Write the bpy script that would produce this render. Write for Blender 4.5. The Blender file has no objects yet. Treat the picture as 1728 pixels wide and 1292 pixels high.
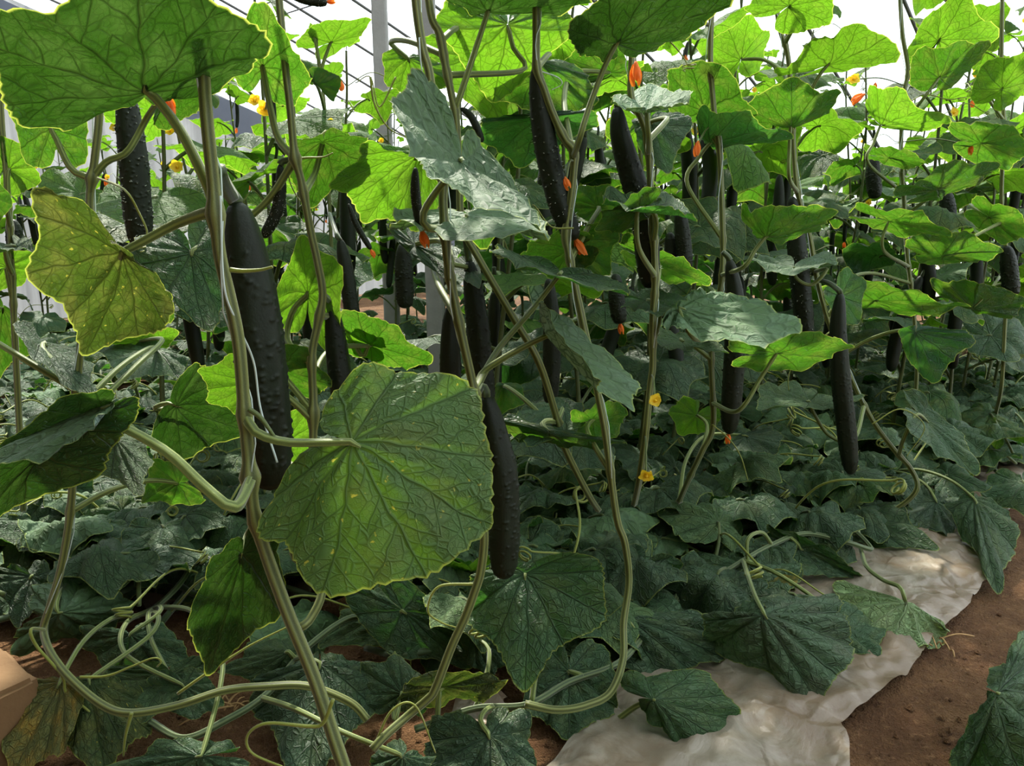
import bpy, math, random
import numpy as np
from mathutils import Vector, Matrix, noise
SC = bpy.context.scene
COL = SC.collection
rng = np.random.default_rng(7)
random.seed(11)
# ------------------------------------------------------------------ camera
W, H, F = 1728.0, 1292.0, 1300.0
CAMZ = 0.65
PITCH = math.radians(11.6)
cp, sp = math.cos(PITCH), math.sin(PITCH)
cam_d = bpy.data.cameras.new('camera')
cam_d.sensor_fit = 'HORIZONTAL'
cam_d.sensor_width = 36.0
cam_d.lens = F / W * 36.0
cam_d.clip_start = 0.02
cam = bpy.data.objects.new('camera', cam_d)
cam.location = (0, 0, CAMZ)
cam.rotation_euler = (math.pi / 2 - PITCH, 0, 0)
COL.objects.link(cam)
SC.camera = cam

def ray(px, py):
    a = (px - W / 2) / F
    b = (H / 2 - py) / F
    return np.array([a, cp + b * sp, -sp + b * cp])
def P(px, py, Y):                       # a sight line met at forward distance Y
    d = ray(px, py)
    return np.array([0, 0, CAMZ]) + d * (Y / d[1])
def G(px, py, h=0.0):                   # a sight line met at height h over the soil
    d = ray(px, py)
    if d[2] > -0.02: d[2] = -0.02
    return np.array([0, 0, CAMZ]) + d * ((h - CAMZ) / d[2])
def proj(p):
    x, y, z = p[0], p[1], p[2] - CAMZ
    dep = y * cp - z * sp
    up = y * sp + z * cp
    if dep <= 0.01: return None
    return (W / 2 + F * x / dep, H / 2 - F * up / dep, dep)

# ------------------------------------------------------------------ objects
def thing(name, label, cat, loc=(0, 0, 0), group=None):
    o = bpy.data.objects.new(name, None)
    o.empty_display_size = 0.05
    o.location = tuple(float(v) for v in loc)
    COL.objects.link(o)
    o['label'] = label; o['category'] = cat
    if group: o['group'] = group
    return o
def tag(o, label, cat, group=None, kind=None):
    if label: o['label'] = label
    if cat: o['category'] = cat
    if group: o['group'] = group
    if kind: o['kind'] = kind
    return o
def mesh(name, verts, faces, mats, fmat=None, uv=None, uv2=None, smooth=True):
    me = bpy.data.meshes.new(name)
    me.from_pydata([tuple(v) for v in np.asarray(verts, float).tolist()], [], [tuple(f) for f in faces])
    for m in mats: me.materials.append(m)
    if fmat is not None: me.polygons.foreach_set('material_index', np.asarray(fmat, np.int32))
    if smooth: me.polygons.foreach_set('use_smooth', np.ones(len(me.polygons), bool))
    if uv is not None:
        li = np.empty(len(me.loops), np.int32); me.loops.foreach_get('vertex_index', li)
        l = me.uv_layers.new(name='UVMap'); l.data.foreach_set('uv', np.asarray(uv, np.float32)[li].ravel())
        if uv2 is not None:
            l = me.uv_layers.new(name='rim'); l.data.foreach_set('uv', np.asarray(uv2, np.float32)[li].ravel())
    me.update()
    return me
def wpos(o):
    p = np.zeros(3)
    while o is not None:
        p = p + np.array(o.location); o = o.parent
    return p
def put(name, me, parent=None, loc=(0, 0, 0)):
    o = bpy.data.objects.new(name, me)
    o.location = tuple(float(v) for v in loc)
    if parent is not None: o.parent = parent
    COL.objects.link(o)
    return o
def obj(name, verts, faces, mats, parent=None, origin=None, ribs=0, **k):    # verts in world space
    verts = np.asarray(verts, float)
    if ribs: k['uv'] = tube_uv(len(verts) // ribs, ribs)
    org = np.array(origin, float) if origin is not None else (wpos(parent) if parent is not None else np.zeros(3))
    me = mesh(name, verts - org, faces, mats, **k)
    loc = org - (wpos(parent) if parent is not None else 0)
    return put(name, me, parent, loc)

class Geo:                               # gathers pieces of ONE part
    def __init__(s): s.v = []; s.f = []; s.m = []; s.n = 0
    def add(s, v, f, m=0):
        s.v.append(np.asarray(v, float)); s.f += [tuple(i + s.n for i in q) for q in f]
        s.m += [m] * len(f); s.n += len(v); return s
    def get(s): return np.concatenate(s.v), s.f, s.m

# ------------------------------------------------------------------ curves
def catmull(pts, n):
    p = np.asarray(pts, float)
    if len(p) == 2:
        t = np.linspace(0, 1, n)[:, None]; return p[0] * (1 - t) + p[1] * t
    q = np.vstack([2 * p[0] - p[1], p, 2 * p[-1] - p[-2]])
    seg = np.linalg.norm(np.diff(p[:, :3], axis=0), axis=1); s = np.concatenate([[0], np.cumsum(seg)])
    out = []
    for x in np.linspace(0, s[-1], n):
        i = min(max(int(np.searchsorted(s, x, 'right')) - 1, 0), len(p) - 2)
        t = (x - s[i]) / max(seg[i], 1e-9)
        a, b, c, d = q[i], q[i + 1], q[i + 2], q[i + 3]
        out.append(.5 * (2 * b + (c - a) * t + (2 * a - 5 * b + 4 * c - d) * t * t + (3 * b - a - 3 * c + d) * t ** 3))
    return np.array(out)
def frames(c):
    t = np.gradient(c, axis=0); t /= np.linalg.norm(t, axis=1)[:, None] + 1e-12
    ref = np.array([1., 0, 0]) if abs(t[0][0]) < .8 else np.array([0, 1., 0])
    n = np.cross(t[0], ref); n /= np.linalg.norm(n)
    N = [n]
    for i in range(1, len(c)):
        n = N[-1] - t[i] * np.dot(N[-1], t[i]); n /= np.linalg.norm(n) + 1e-12; N.append(n)
    N = np.array(N); return t, N, np.cross(t, N)
def tube(c, r, k=8, ridge=0.0, nr=5, cap=True):
    c = np.asarray(c, float); n = len(c)
    r = np.broadcast_to(np.asarray(r, float), (n,))
    t, N, B = frames(c)
    a = np.linspace(0, 2 * math.pi, k, endpoint=False)
    rr = 1 + ridge * np.cos(nr * a)
    v = c[:, None, :] + (r[:, None] * rr)[:, :, None] * (np.cos(a)[None, :, None] * N[:, None, :] + np.sin(a)[None, :, None] * B[:, None, :])
    f = []
    for i in range(n - 1):
        for j in range(k):
            f.append((i * k + j, i * k + (j + 1) % k, (i + 1) * k + (j + 1) % k, (i + 1) * k + j))
    if cap:
        f.append(tuple(range(k))[::-1]); f.append(tuple((n - 1) * k + j for j in range(k)))
    return v.reshape(-1, 3), f
def tube_uv(n, k, nr=5, step=.006):
    a = np.linspace(0, 2 * math.pi, k, endpoint=False)
    return np.stack([np.tile(.5 + .5 * np.cos(nr * a), n), np.repeat(np.arange(n) * step, k)], -1)
def stem_tube(pts, r0, r1, k=20, ridge=.15, per=0.006, nodes=(), tip=1.0):
    L = np.linalg.norm(np.diff(np.asarray(pts), axis=0), axis=1).sum()
    n = max(8, min(220, int(L / per)))
    c = catmull(pts, n)
    r = np.linspace(r0, r1, n)
    for q in nodes:                      # swollen joints where leaf stalks leave
        d = np.linalg.norm(c - q, axis=1); r = r * (1 + .35 * np.exp(-(d / .007) ** 2))
    if tip < 1: r = r * np.interp(np.linspace(0, 1, n), [0, .93, 1], [1, 1, tip])
    return tube(c, r, k, ridge)
# ------------------------------------------------------------------ materials
class NT:
    def __init__(s, name):
        s.m = bpy.data.materials.new(name); s.m.use_nodes = True
        s.t = s.m.node_tree; s.t.nodes.clear()
        s.out = s.t.nodes.new('ShaderNodeOutputMaterial')
    def n(s, typ, ins=None, **props):
        nd = s.t.nodes.new(typ)
        for k, v in props.items(): setattr(nd, k, v)
        for k, v in (ins or {}).items():
            sock = nd.inputs[k]
            if isinstance(v, bpy.types.NodeSocket): s.t.links.new(v, sock)
            else: sock.default_value = v
        return nd
    def math(s, op, a, b=0.0, c=0.0, clamp=False):
        nd = s.t.nodes.new('ShaderNodeMath'); nd.operation = op; nd.use_clamp = clamp
        for i, v in enumerate((a, b, c)):
            if isinstance(v, bpy.types.NodeSocket): s.t.links.new(v, nd.inputs[i])
            else: nd.inputs[i].default_value = v
        return nd.outputs[0]
    def mix(s, fac, a, b, blend='MIX'):
        nd = s.t.nodes.new('ShaderNodeMix'); nd.data_type = 'RGBA'; nd.blend_type = blend
        for i, v in ((0, fac), (6, a), (7, b)):
            if isinstance(v, bpy.types.NodeSocket): s.t.links.new(v, nd.inputs[i])
            else: nd.inputs[i].default_value = v if i == 0 else (*v, 1)[:4]
        return nd.outputs[2]
    def step(s, x, lo, hi, inv=False):
        nd = s.n('ShaderNodeMapRange', {0: x, 1: lo, 2: hi, 3: 1.0 if inv else 0.0, 4: 0.0 if inv else 1.0}, interpolation_type='SMOOTHSTEP')
        return nd.outputs[0]
    def noise(s, vec, scale, detail=3, rough=.55):
        return s.n('ShaderNodeTexNoise', {'Vector': vec, 'Scale': scale, 'Detail': detail, 'Roughness': rough}).outputs['Fac']
    def done(s, sh):
        s.t.links.new(sh, s.out.inputs['Surface']); return s.m

def leaf_mat(name, up, dn, tr, vein, tmix=.45, rough=.38, mottle=(.3, .3, .05), mott=.25, bump=.8, dust=0.0, spots=0.0, veinmix=.35, tw=.10, vs=11.0, ts=.5):
    s = NT(name)
    uvn = s.n('ShaderNodeUVMap', uv_map='UVMap').outputs[0]
    oi = s.n('ShaderNodeObjectInfo')
    rnd = oi.outputs['Random']
    ofs = s.n('ShaderNodeCombineXYZ', {0: s.math('MULTIPLY', rnd, 37.0), 1: s.math('MULTIPLY', rnd, 91.0), 2: 0.0}).outputs[0]
    pv = s.n('ShaderNodeVectorMath', {0: uvn, 1: ofs}, operation='ADD').outputs[0]
    # small wander so that veins are not ruler-straight
    nz = s.n('ShaderNodeTexNoise', {'Vector': pv, 'Scale': 5.0, 'Detail': 1.0}).outputs['Color']
    nzc = s.n('ShaderNodeVectorMath', {0: nz, 1: (.5, .5, .5)}, operation='SUBTRACT').outputs[0]
    nzs = s.n('ShaderNodeVectorMath', {0: nzc, 3: .07}, operation='SCALE').outputs[0]
    wv = s.n('ShaderNodeVectorMath', {0: uvn, 1: nzs}, operation='ADD').outputs[0]
    xyz = s.n('ShaderNodeSeparateXYZ', {0: wv})
    au = s.math('ABSOLUTE', xyz.outputs[0]); v = xyz.outputs[1]
    th = s.math('ARCTAN2', au, v)
    r = s.math('SQRT', s.math('ADD', s.math('MULTIPLY', au, au), s.math('MULTIPLY', v, v)))
    dl = None
    for a in (0.0, .55, 1.17, 1.85, 2.5):
        d = s.math('ABSOLUTE', s.math('SUBTRACT', th, a))
        dl = d if dl is None else s.math('MINIMUM', dl, d)
    sd = s.math('MULTIPLY', r, s.math('SINE', dl)); cd = s.math('MULTIPLY', r, s.math('COSINE', dl))
    wid = s.math('MULTIPLY_ADD', r, -.013, .024)
    main = s.math('SUBTRACT', 1.0, s.math('DIVIDE', sd, wid), clamp=True)
    ph = s.math('FRACT', s.math('SUBTRACT', s.math('MULTIPLY', cd, 5.6), s.math('MULTIPLY', sd, 5.0)))
    sec = s.step(s.math('ABSOLUTE', s.math('SUBTRACT', ph, .5)), .43, .5)
    vo = s.n('ShaderNodeTexVoronoi', {'Vector': s.n('ShaderNodeVectorMath', {0: wv, 1: ofs}, operation='ADD').outputs[0], 'Scale': vs, 'Randomness': .95}, feature='DISTANCE_TO_EDGE').outputs['Distance']
    ter = s.step(vo, 0.0, tw, inv=True)
    vo2 = s.n('ShaderNodeTexVoronoi', {'Vector': pv, 'Scale': 34.0}, feature='DISTANCE_TO_EDGE').outputs['Distance']
    qua = s.step(vo2, 0.0, .12, inv=True)
    V = s.math('MAXIMUM', s.math('MAXIMUM', main, s.math('MULTIPLY', sec, .8)), s.math('MAXIMUM', s.math('MULTIPLY', ter, ts), s.math('MULTIPLY', qua, .22)))
    rim = s.n('ShaderNodeSeparateXYZ', {0: s.n('ShaderNodeUVMap', uv_map='rim').outputs[0]}).outputs[0]
    edge = s.step(rim, .976, .998)
    mo = s.step(s.noise(pv, 3.2, 4), .42, .7)
    br = s.math('MULTIPLY_ADD', rnd, .5, .75)
    def shade(c, vc, vf, ef):
        k = s.mix(s.math('MULTIPLY', mo, mott), c, mottle)
        if spots: k = s.mix(s.math('MULTIPLY', s.step(s.noise(pv, 17.0, 2), .66, .74), spots), k, (.55, .5, .06))
        k = s.mix(s.math('MULTIPLY', V, vf), k, vc)
        k = s.mix(s.math('MULTIPLY', edge, ef), k, (.52, .60, .08))
        return s.mix(1.0, k, s.n('ShaderNodeCombineXYZ', {0: br, 1: br, 2: br}).outputs[0], 'MULTIPLY')
    cu = shade(up, [c * 1.25 for c in vein], veinmix, .35)
    if dust: cu = s.mix(s.math('MULTIPLY', s.step(s.noise(pv, 2.1, 5, .65), .4, .75), dust), cu, (.30, .29, .24))
    cd_ = shade(dn, [c * .6 for c in dn], .5, .3)
    ct = shade(tr, [c * .10 for c in tr], .85, .8)
    bf = s.n('ShaderNodeNewGeometry').outputs['Backfacing']
    base = s.mix(bf, cu, cd_)
    hgt = s.math('MULTIPLY', V, -1.0)
    bp = s.n('ShaderNodeBump', {'Height': hgt, 'Strength': bump, 'Distance': .006}).outputs[0]
    rg = s.math('MULTIPLY_ADD', bf, .2, rough)
    pr = s.n('ShaderNodeBsdfPrincipled', {'Base Color': base, 'Roughness': rg, 'Normal': bp, 'Specular IOR Level': .4})
    tl = s.n('ShaderNodeBsdfTranslucent', {'Color': ct})
    mx = s.n('ShaderNodeMixShader', {0: tmix, 1: pr.outputs[0], 2: tl.outputs[0]})
    return s.done(mx.outputs[0])

M = {}
M['mid'] = leaf_mat('leaf_green', (.022, .078, .030), (.05, .115, .032), (.070, .215, .009), (.16, .26, .07), spots=.25)
M['big'] = leaf_mat('leaf_green_mottled', (.028, .056, .022), (.085, .17, .045), (.085, .19, .008), (.20, .30, .08), mottle=(.11, .15, .03), mott=.6, spots=.8, dust=.6, bump=.5)
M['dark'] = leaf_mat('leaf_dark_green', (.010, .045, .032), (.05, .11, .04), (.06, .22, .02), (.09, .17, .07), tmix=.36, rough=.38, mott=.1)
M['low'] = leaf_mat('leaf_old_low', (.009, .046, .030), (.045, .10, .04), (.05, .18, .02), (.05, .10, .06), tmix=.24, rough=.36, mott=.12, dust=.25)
M['young'] = leaf_mat('leaf_young', (.045, .13, .025), (.08, .18, .035), (.135, .330, .011), (.2, .34, .07), tmix=.52, rough=.45, mott=.15)
M['olive'] = leaf_mat('leaf_olive', (.05, .10, .025), (.045, .08, .02), (.050, .090, .008), (.17, .25, .06), mott=.45, mottle=(.2, .2, .04), spots=.6)
M['thick'] = leaf_mat('leaf_thick', (.018, .065, .025), (.016, .044, .012), (.020, .062, .004), (.06, .13, .04), tmix=.42, mott=.5, mottle=(.06, .12, .02))
M['pale_glare'] = leaf_mat('leaf_pale_glare', (.27, .375, .345), (.06, .12, .04), (.08, .2, .02), (.022, .07, .045), tmix=.15, rough=.5, mott=.2, mottle=(.13, .21, .18), bump=.4, veinmix=1.0, tw=.15, vs=7.0, ts=.85)  # pale base colour stands in for sky glare on upper faces
M['dusty'] = leaf_mat('leaf_dusty_sunlit', (.035, .075, .05), (.06, .12, .04), (.10, .25, .03), (.12, .18, .09), tmix=.25, rough=.5, mott=.1, dust=.75)  # dust coat; its whiteness also stands in for sun patches on some soil leaves
M['pale'] = leaf_mat('leaf_wilted_pale', (.20, .31, .13), (.23, .34, .15), (.3, .5, .1), (.33, .42, .2), tmix=.2, rough=.6, mott=.35, mottle=(.28, .3, .12), bump=1.0)
M['yellow'] = leaf_mat('leaf_yellowing', (.10, .13, .03), (.14, .16, .04), (.35, .35, .03), (.2, .24, .06), tmix=.25, mott=.85, mottle=(.42, .27, .03), rough=.5, dust=.3)
M['brown'] = leaf_mat('leaf_brown_edge', (.013, .042, .036), (.06, .12, .05), (.1, .26, .05), (.1, .17, .08), tmix=.2, mott=.5, mottle=(.09, .10, .05), rough=.45, dust=.5)

def stem_mat(name, c1, c2, rough=.5):
    s = NT(name)
    tc = s.n('ShaderNodeTexCoord').outputs['Object']
    nz = s.noise(tc, 60.0, 3)
    base = s.mix(nz, c1, c2)
    rib = s.n('ShaderNodeSeparateXYZ', {0: s.n('ShaderNodeUVMap', uv_map='UVMap').outputs[0]}).outputs[0]
    base = s.mix(s.math('MULTIPLY', s.step(rib, .15, .8), .55), [c * .72 for c in c1], base) if False else s.mix(s.step(rib, .1, .85), [c * .55 for c in c1], [c * 1.2 for c in c2])
    base = s.mix(s.math('MULTIPLY', nz, .35), base, c1)
    hair = s.noise(tc, 900.0, 1)
    bp = s.n('ShaderNodeBump', {'Height': hair, 'Strength': .35, 'Distance': .0008}).outputs[0]
    pr = s.n('ShaderNodeBsdfPrincipled', {'Base Color': base, 'Roughness': rough, 'Normal': bp, 'Specular IOR Level': .4,
             'Subsurface Weight': .0, 'Sheen Weight': .35, 'Sheen Roughness': .4})
    tl = s.n('ShaderNodeBsdfTranslucent', {'Color': base})
    return s.done(s.n('ShaderNodeMixShader', {0: .22, 1: pr.outputs[0], 2: tl.outputs[0]}).outputs[0])
M['stem'] = stem_mat('vine_stem', (.115, .145, .032), (.18, .205, .055))
M['stem_dark'] = stem_mat('vine_stem_old', (.07, .12, .035), (.12, .16, .06))
M['petiole'] = stem_mat('leaf_stalk', (.15, .21, .045), (.22, .275, .07))
M['tendril'] = stem_mat('tendril', (.36, .42, .06), (.45, .48, .09))

def simple(name, c, rough=.6, spec=.4, c2=None, scale=40, bump=0.0, bscale=200, tl=0.0, tlc=None):
    s = NT(name)
    tc = s.n('ShaderNodeTexCoord').outputs['Object']
    base = s.mix(s.noise(tc, scale, 4), c, c2 or c)
    ins = {'Base Color': base, 'Roughness': rough, 'Specular IOR Level': spec}
    if bump: ins['Normal'] = s.n('ShaderNodeBump', {'Height': s.noise(tc, bscale, 4), 'Strength': bump, 'Distance': .002}).outputs[0]
    pr = s.n('ShaderNodeBsdfPrincipled', ins).outputs[0]
    if tl:
        t = s.n('ShaderNodeBsdfTranslucent', {'Color': (*(tlc or c), 1)}).outputs[0]
        pr = s.n('ShaderNodeMixShader', {0: tl, 1: pr, 2: t}).outputs[0]
    return s.done(pr)
def cuke_mat():
    s = NT('cucumber_skin')
    tc = s.n('ShaderNodeTexCoord').outputs['Object']
    base = s.mix(s.noise(tc, 45.0, 4), (.0085, .0095, .0055), (.013, .022, .009))
    bp = s.n('ShaderNodeBump', {'Height': s.noise(tc, 420.0, 2), 'Strength': .25, 'Distance': .001}).outputs[0]
    return s.done(s.n('ShaderNodeBsdfPrincipled', {'Base Color': base, 'Roughness': .5, 'Specular IOR Level': .18, 'Normal': bp}).outputs[0])
M['cuke'] = cuke_mat()
M['spine'] = simple('spine', (.75, .8, .72), .6, tl=.4)
M['stalk'] = stem_mat('fruit_stalk', (.05, .085, .03), (.09, .13, .045))
M['orange'] = simple('withered_petal', (.80, .17, .02), .6, c2=(.85, .30, .04), tl=.45, tlc=(.95, .25, .02))
M['yellowpetal'] = simple('petal', (.85, .58, .02), .55, c2=(.9, .68, .05), tl=.5, tlc=(.95, .7, .03))
M['string'] = simple('twine', (.62, .72, .66), .55, tl=.3)
M['concrete'] = simple('concrete', (.19, .18, .165), .9, c2=(.28, .27, .25), scale=25, bump=.5, bscale=120)
M['clay'] = simple('clay_block', (.13, .066, .024), .9, c2=(.19, .11, .045), scale=18, bump=.5, bscale=90)
M['adobe'] = simple('adobe_wall', (.20, .14, .09), .9, c2=(.28, .2, .13), scale=3, bump=.5, bscale=20)
M['bar'] = simple('roof_bar', (.10, .095, .09), .6)
M['band'] = simple('dark_band', (.09, .10, .13), .7, c2=(.12, .13, .16), scale=6)
M['straw'] = simple('dry_scrap', (.42, .26, .10), .8, c2=(.25, .15, .06), scale=60)

def soil_mat():
    s = NT('soil')
    tc = s.n('ShaderNodeTexCoord').outputs['Object']
    a = s.noise(tc, 6.0, 6, .65); b = s.noise(tc, 70.0, 5, .7); d = s.noise(tc, 320.0, 3, .6)
    c = s.mix(s.step(a, .35, .68), (.15, .070, .028), (.27, .14, .058))
    c = s.mix(s.math('MULTIPLY', s.step(b, .52, .75), .7), c, (.38, .21, .095))
    c = s.mix(s.math('MULTIPLY', s.step(d, .6, .72), .6), c, (.05, .025, .014))
    h = s.math('ADD', s.math('MULTIPLY', b, 1.0), s.math('MULTIPLY', d, .4))
    bp = s.n('ShaderNodeBump', {'Height': h, 'Strength': 1.0, 'Distance': .035}).outputs[0]
    return s.done(s.n('ShaderNodeBsdfPrincipled', {'Base Color': c, 'Roughness': .92, 'Specular IOR Level': .2, 'Normal': bp}).outputs[0])
M['soil'] = soil_mat()
def mulch_mat():
    s = NT('mulch_sheet')
    tc = s.n('ShaderNodeTexCoord').outputs['Object']
    uv = s.n('ShaderNodeUVMap', uv_map='UVMap').outputs[0]
    w = s.n('ShaderNodeTexNoise', {'Vector': tc, 'Scale': 9.0, 'Detail': 6.0, 'Roughness': .65, 'Distortion': 2.2}).outputs['Fac']
    uy = s.n('ShaderNodeSeparateXYZ', {0: uv}).outputs[1]
    wob = s.n('ShaderNodeVectorMath', {0: tc, 1: s.n('ShaderNodeVectorMath', {0: s.n('ShaderNodeTexNoise', {'Vector': tc, 'Scale': 6.0}).outputs['Color'], 3: .25}, operation='SCALE').outputs[0]}, operation='ADD').outputs[0]
    cr = s.n('ShaderNodeTexVoronoi', {'Vector': wob, 'Scale': 13.0}, feature='DISTANCE_TO_EDGE').outputs['Distance']
    crease = s.step(cr, 0.0, .16, inv=True)
    dirt = s.step(s.math('ADD', s.noise(tc, 7.0, 7, .72), s.math('MULTIPLY', s.step(uy, 0.0, .45, inv=True), .14)), .46, .68)
    fine = s.step(s.noise(tc, 60.0, 4, .7), .55, .7)
    c = s.mix(s.step(w, .4, .7), (.17, .14, .095), (.27, .24, .185))
    c = s.mix(s.math('MULTIPLY', dirt, .65), c, (.14, .085, .042))
    c = s.mix(s.math('MULTIPLY', fine, s.math('MULTIPLY', dirt, .8)), c, (.12, .075, .04))
    bp = s.n('ShaderNodeBump', {'Height': s.math('ADD', s.math('MULTIPLY', crease, .55), s.math('ADD', w, s.math('MULTIPLY', s.noise(tc, 40.0, 4), .5))), 'Strength': .45, 'Distance': .006}).outputs[0]
    return s.done(s.n('ShaderNodeBsdfPrincipled', {'Base Color': c, 'Roughness': .42, 'Specular IOR Level': .5, 'Normal': bp}).outputs[0])
M['mulch'] = mulch_mat()
def film_mat(name, clear, tint, streak):
    s = NT(name)
    tc = s.n('ShaderNodeTexCoord').outputs['Object']
    uv = s.n('ShaderNodeUVMap', uv_map='UVMap').outputs[0]
    mp = s.n('ShaderNodeMapping', {'Vector': uv, 'Scale': (9.0, .7, 1.0)}).outputs[0]
    w = s.step(s.noise(mp, 1.5, 5, .65), .35, .68)
    tr = s.n('ShaderNodeBsdfTransparent', {'Color': (1, 1, 1, 1)}).outputs[0]
    tl = s.n('ShaderNodeBsdfTranslucent', {'Color': s.mix(s.math('MULTIPLY', w, streak), tint, [c * .45 for c in tint])}).outputs[0]
    df = s.n('ShaderNodeBsdfDiffuse', {'Color': (*[c * .9 for c in tint], 1)}).outputs[0]
    a = s.n('ShaderNodeMixShader', {0: .35, 1: tl, 2: df}).outputs[0]
    f = s.math('SUBTRACT', clear, s.math('MULTIPLY', w, streak * .25))
    return s.done(s.n('ShaderNodeMixShader', {0: f, 1: a, 2: tr}).outputs[0])
M['roof'] = film_mat('roof_film', .74, (.9, .93, .95), .15)
M['gable'] = film_mat('gable_film', .05, (.24, .25, .255), .8)
# ------------------------------------------------------------------ leaf blade
_K = np.array([(0, 1.06), (8, .96), (22, .84), (40, .81), (54, .87), (64, .925), (73, .85), (88, .745), (104, .73), (120, .79), (128, .79), (138, .72), (152, .66), (164, .52), (172, .36), (180, .12)])
def leaf_R(th):
    d = np.abs(np.degrees(th))
    x = np.interp(d, _K[:, 0], _K[:, 1])
    x2 = np.interp(np.clip(d - 4, 0, 180), _K[:, 0], _K[:, 1]); x3 = np.interp(np.clip(d + 4, 0, 180), _K[:, 0], _K[:, 1])
    x = (x + x2 + x3) / 3
    tooth = np.abs(((d / 6.4) % 1.0) - .5) * 2
    return x * (1 + .035 * (tooth - .5) * (d < 172))
CANON = dict(B=(0, 0), T=(0, 1.0), L=(-.79, .37), R=(.79, .37), l=(-.48, -.57), r=(.48, -.57), M=(0, .5),
             a=(-.40, .18), b=(.40, .18), p=(-.42, .76), q=(.42, .76))
def tps(src, dst):
    src = np.asarray(src, float); dst = np.asarray(dst, float); n = len(src)
    def U(d2): return np.where(d2 < 1e-12, 0, .5 * d2 * np.log(np.maximum(d2, 1e-12)))
    K = U(((src[:, None] - src[None]) ** 2).sum(-1)) + np.eye(n) * .004
    Pm = np.hstack([np.ones((n, 1)), src])
    A = np.zeros((n + 3, n + 3)); A[:n, :n] = K; A[:n, n:] = Pm; A[n:, :n] = Pm.T
    b = np.zeros((n + 3, 3)); b[:n] = dst
    w = np.linalg.solve(A, b)
    def f(q):
        k = U(((q[:, None] - src[None]) ** 2).sum(-1))
        return k @ w[:n] + np.hstack([np.ones((len(q), 1)), q]) @ w[n:]
    return f
def blade_grid(nr, na, skew=0.0, seed=0):
    th = np.linspace(-math.pi + .05, math.pi - .05, na)
    R = leaf_R(th)
    r_ = np.random.default_rng(seed)
    R = R * (1 + .035 * np.sin(th * 3 + r_.uniform(0, 6)) + .025 * np.sin(th * 7 + r_.uniform(0, 6)))
    rho = np.concatenate([[.012], np.linspace(0, 1, nr)[1:] ** .9])
    rr = rho[:, None] * R[None]
    u = rr * np.sin(th)[None]; v = rr * np.cos(th)[None]
    q = np.stack([u, v], -1).reshape(-1, 2)
    rim = np.repeat(rho, na); TH = np.tile(th, nr)
    f = []
    for i in range(nr - 1):
        for j in range(na - 1):
            f.append((i * na + j, (i + 1) * na + j, (i + 1) * na + j + 1, i * na + j + 1))
    return q, rim, TH, f
def relief(q, rim, TH, s, seed, quilt=1.0, wave=1.0):
    r_ = np.random.default_rng(seed)
    r = np.hypot(q[:, 0], q[:, 1]); t = np.abs(TH)
    dl = np.min(np.abs(t[:, None] - np.array([0, .55, 1.17, 1.85, 2.5])[None]), axis=1)
    d = r * np.sin(np.minimum(dl, 1.5))
    w = -.020 * np.exp(-(d / .035) ** 2) + .030 * np.minimum(d / .16, 1) * np.clip(r * 1.5, 0, 1)
    cdl = r * np.cos(dl); ph = (cdl * 5.6 - d * 5.0)
    w += .010 * np.cos(2 * math.pi * ph + math.pi) * np.clip(d / .08, 0, 1) * np.clip(r * 2, 0, 1)
    w = w * quilt
    w += wave * rim ** 2 * (.045 * np.sin(TH * 4 + r_.uniform(0, 6)) + .030 * np.sin(TH * 7 + r_.uniform(0, 6)) + .018 * np.sin(TH * 15 + r_.uniform(0, 6)))
    w += wave * .03 * np.sin(q[:, 0] * 5 + r_.uniform(0, 6)) * np.cos(q[:, 1] * 4 + r_.uniform(0, 6)) * np.clip(r * 2, 0, 1)
    return w * s
def blade(name, lm, side, mat, parent, nr=16, na=84, seed=0, quilt=1.0, wave=1.0, label=None):
    """lm: {landmark: world point}. side 'u': the upper face is towards the camera, 'd': the underside is."""
    keys = list(lm)
    if len(keys) < 4: raise ValueError(name)
    f = tps([CANON[k] for k in keys], [lm[k] for k in keys])
    q, rim, TH, fc = blade_grid(nr, na, seed=seed)
    p = f(q); e = 1e-3
    du = (f(q + [e, 0]) - p) / e; dv = (f(q + [0, e]) - p) / e
    nm = np.cross(du, dv); nm /= np.linalg.norm(nm, axis=1)[:, None] + 1e-12
    s = (np.linalg.norm(du, axis=1).mean() + np.linalg.norm(dv, axis=1).mean()) / 2
    view = np.array([0, 0, CAMZ]) - p.mean(0)
    facing = float((nm @ view).sum()) > 0
    up = facing == (side == 'u')          # is +nm the upper face?
    sg = 1.0 if up else -1.0
    p = p + nm * sg * relief(q, rim, TH, s, seed, quilt, wave)[:, None]
    if not up: fc = [t[::-1] for t in fc]
    uv2 = np.stack([rim, np.zeros_like(rim)], -1)
    o = obj(name, p, fc, [M[mat]], parent, origin=np.asarray(lm['B']), uv=q, uv2=uv2)
    if label: o['label'] = label
    return o
def stalk_tube(pts, r0, r1, k=15):
    return stem_tube(pts, r0, r1, k, .12, .008, tip=.45)

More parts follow.
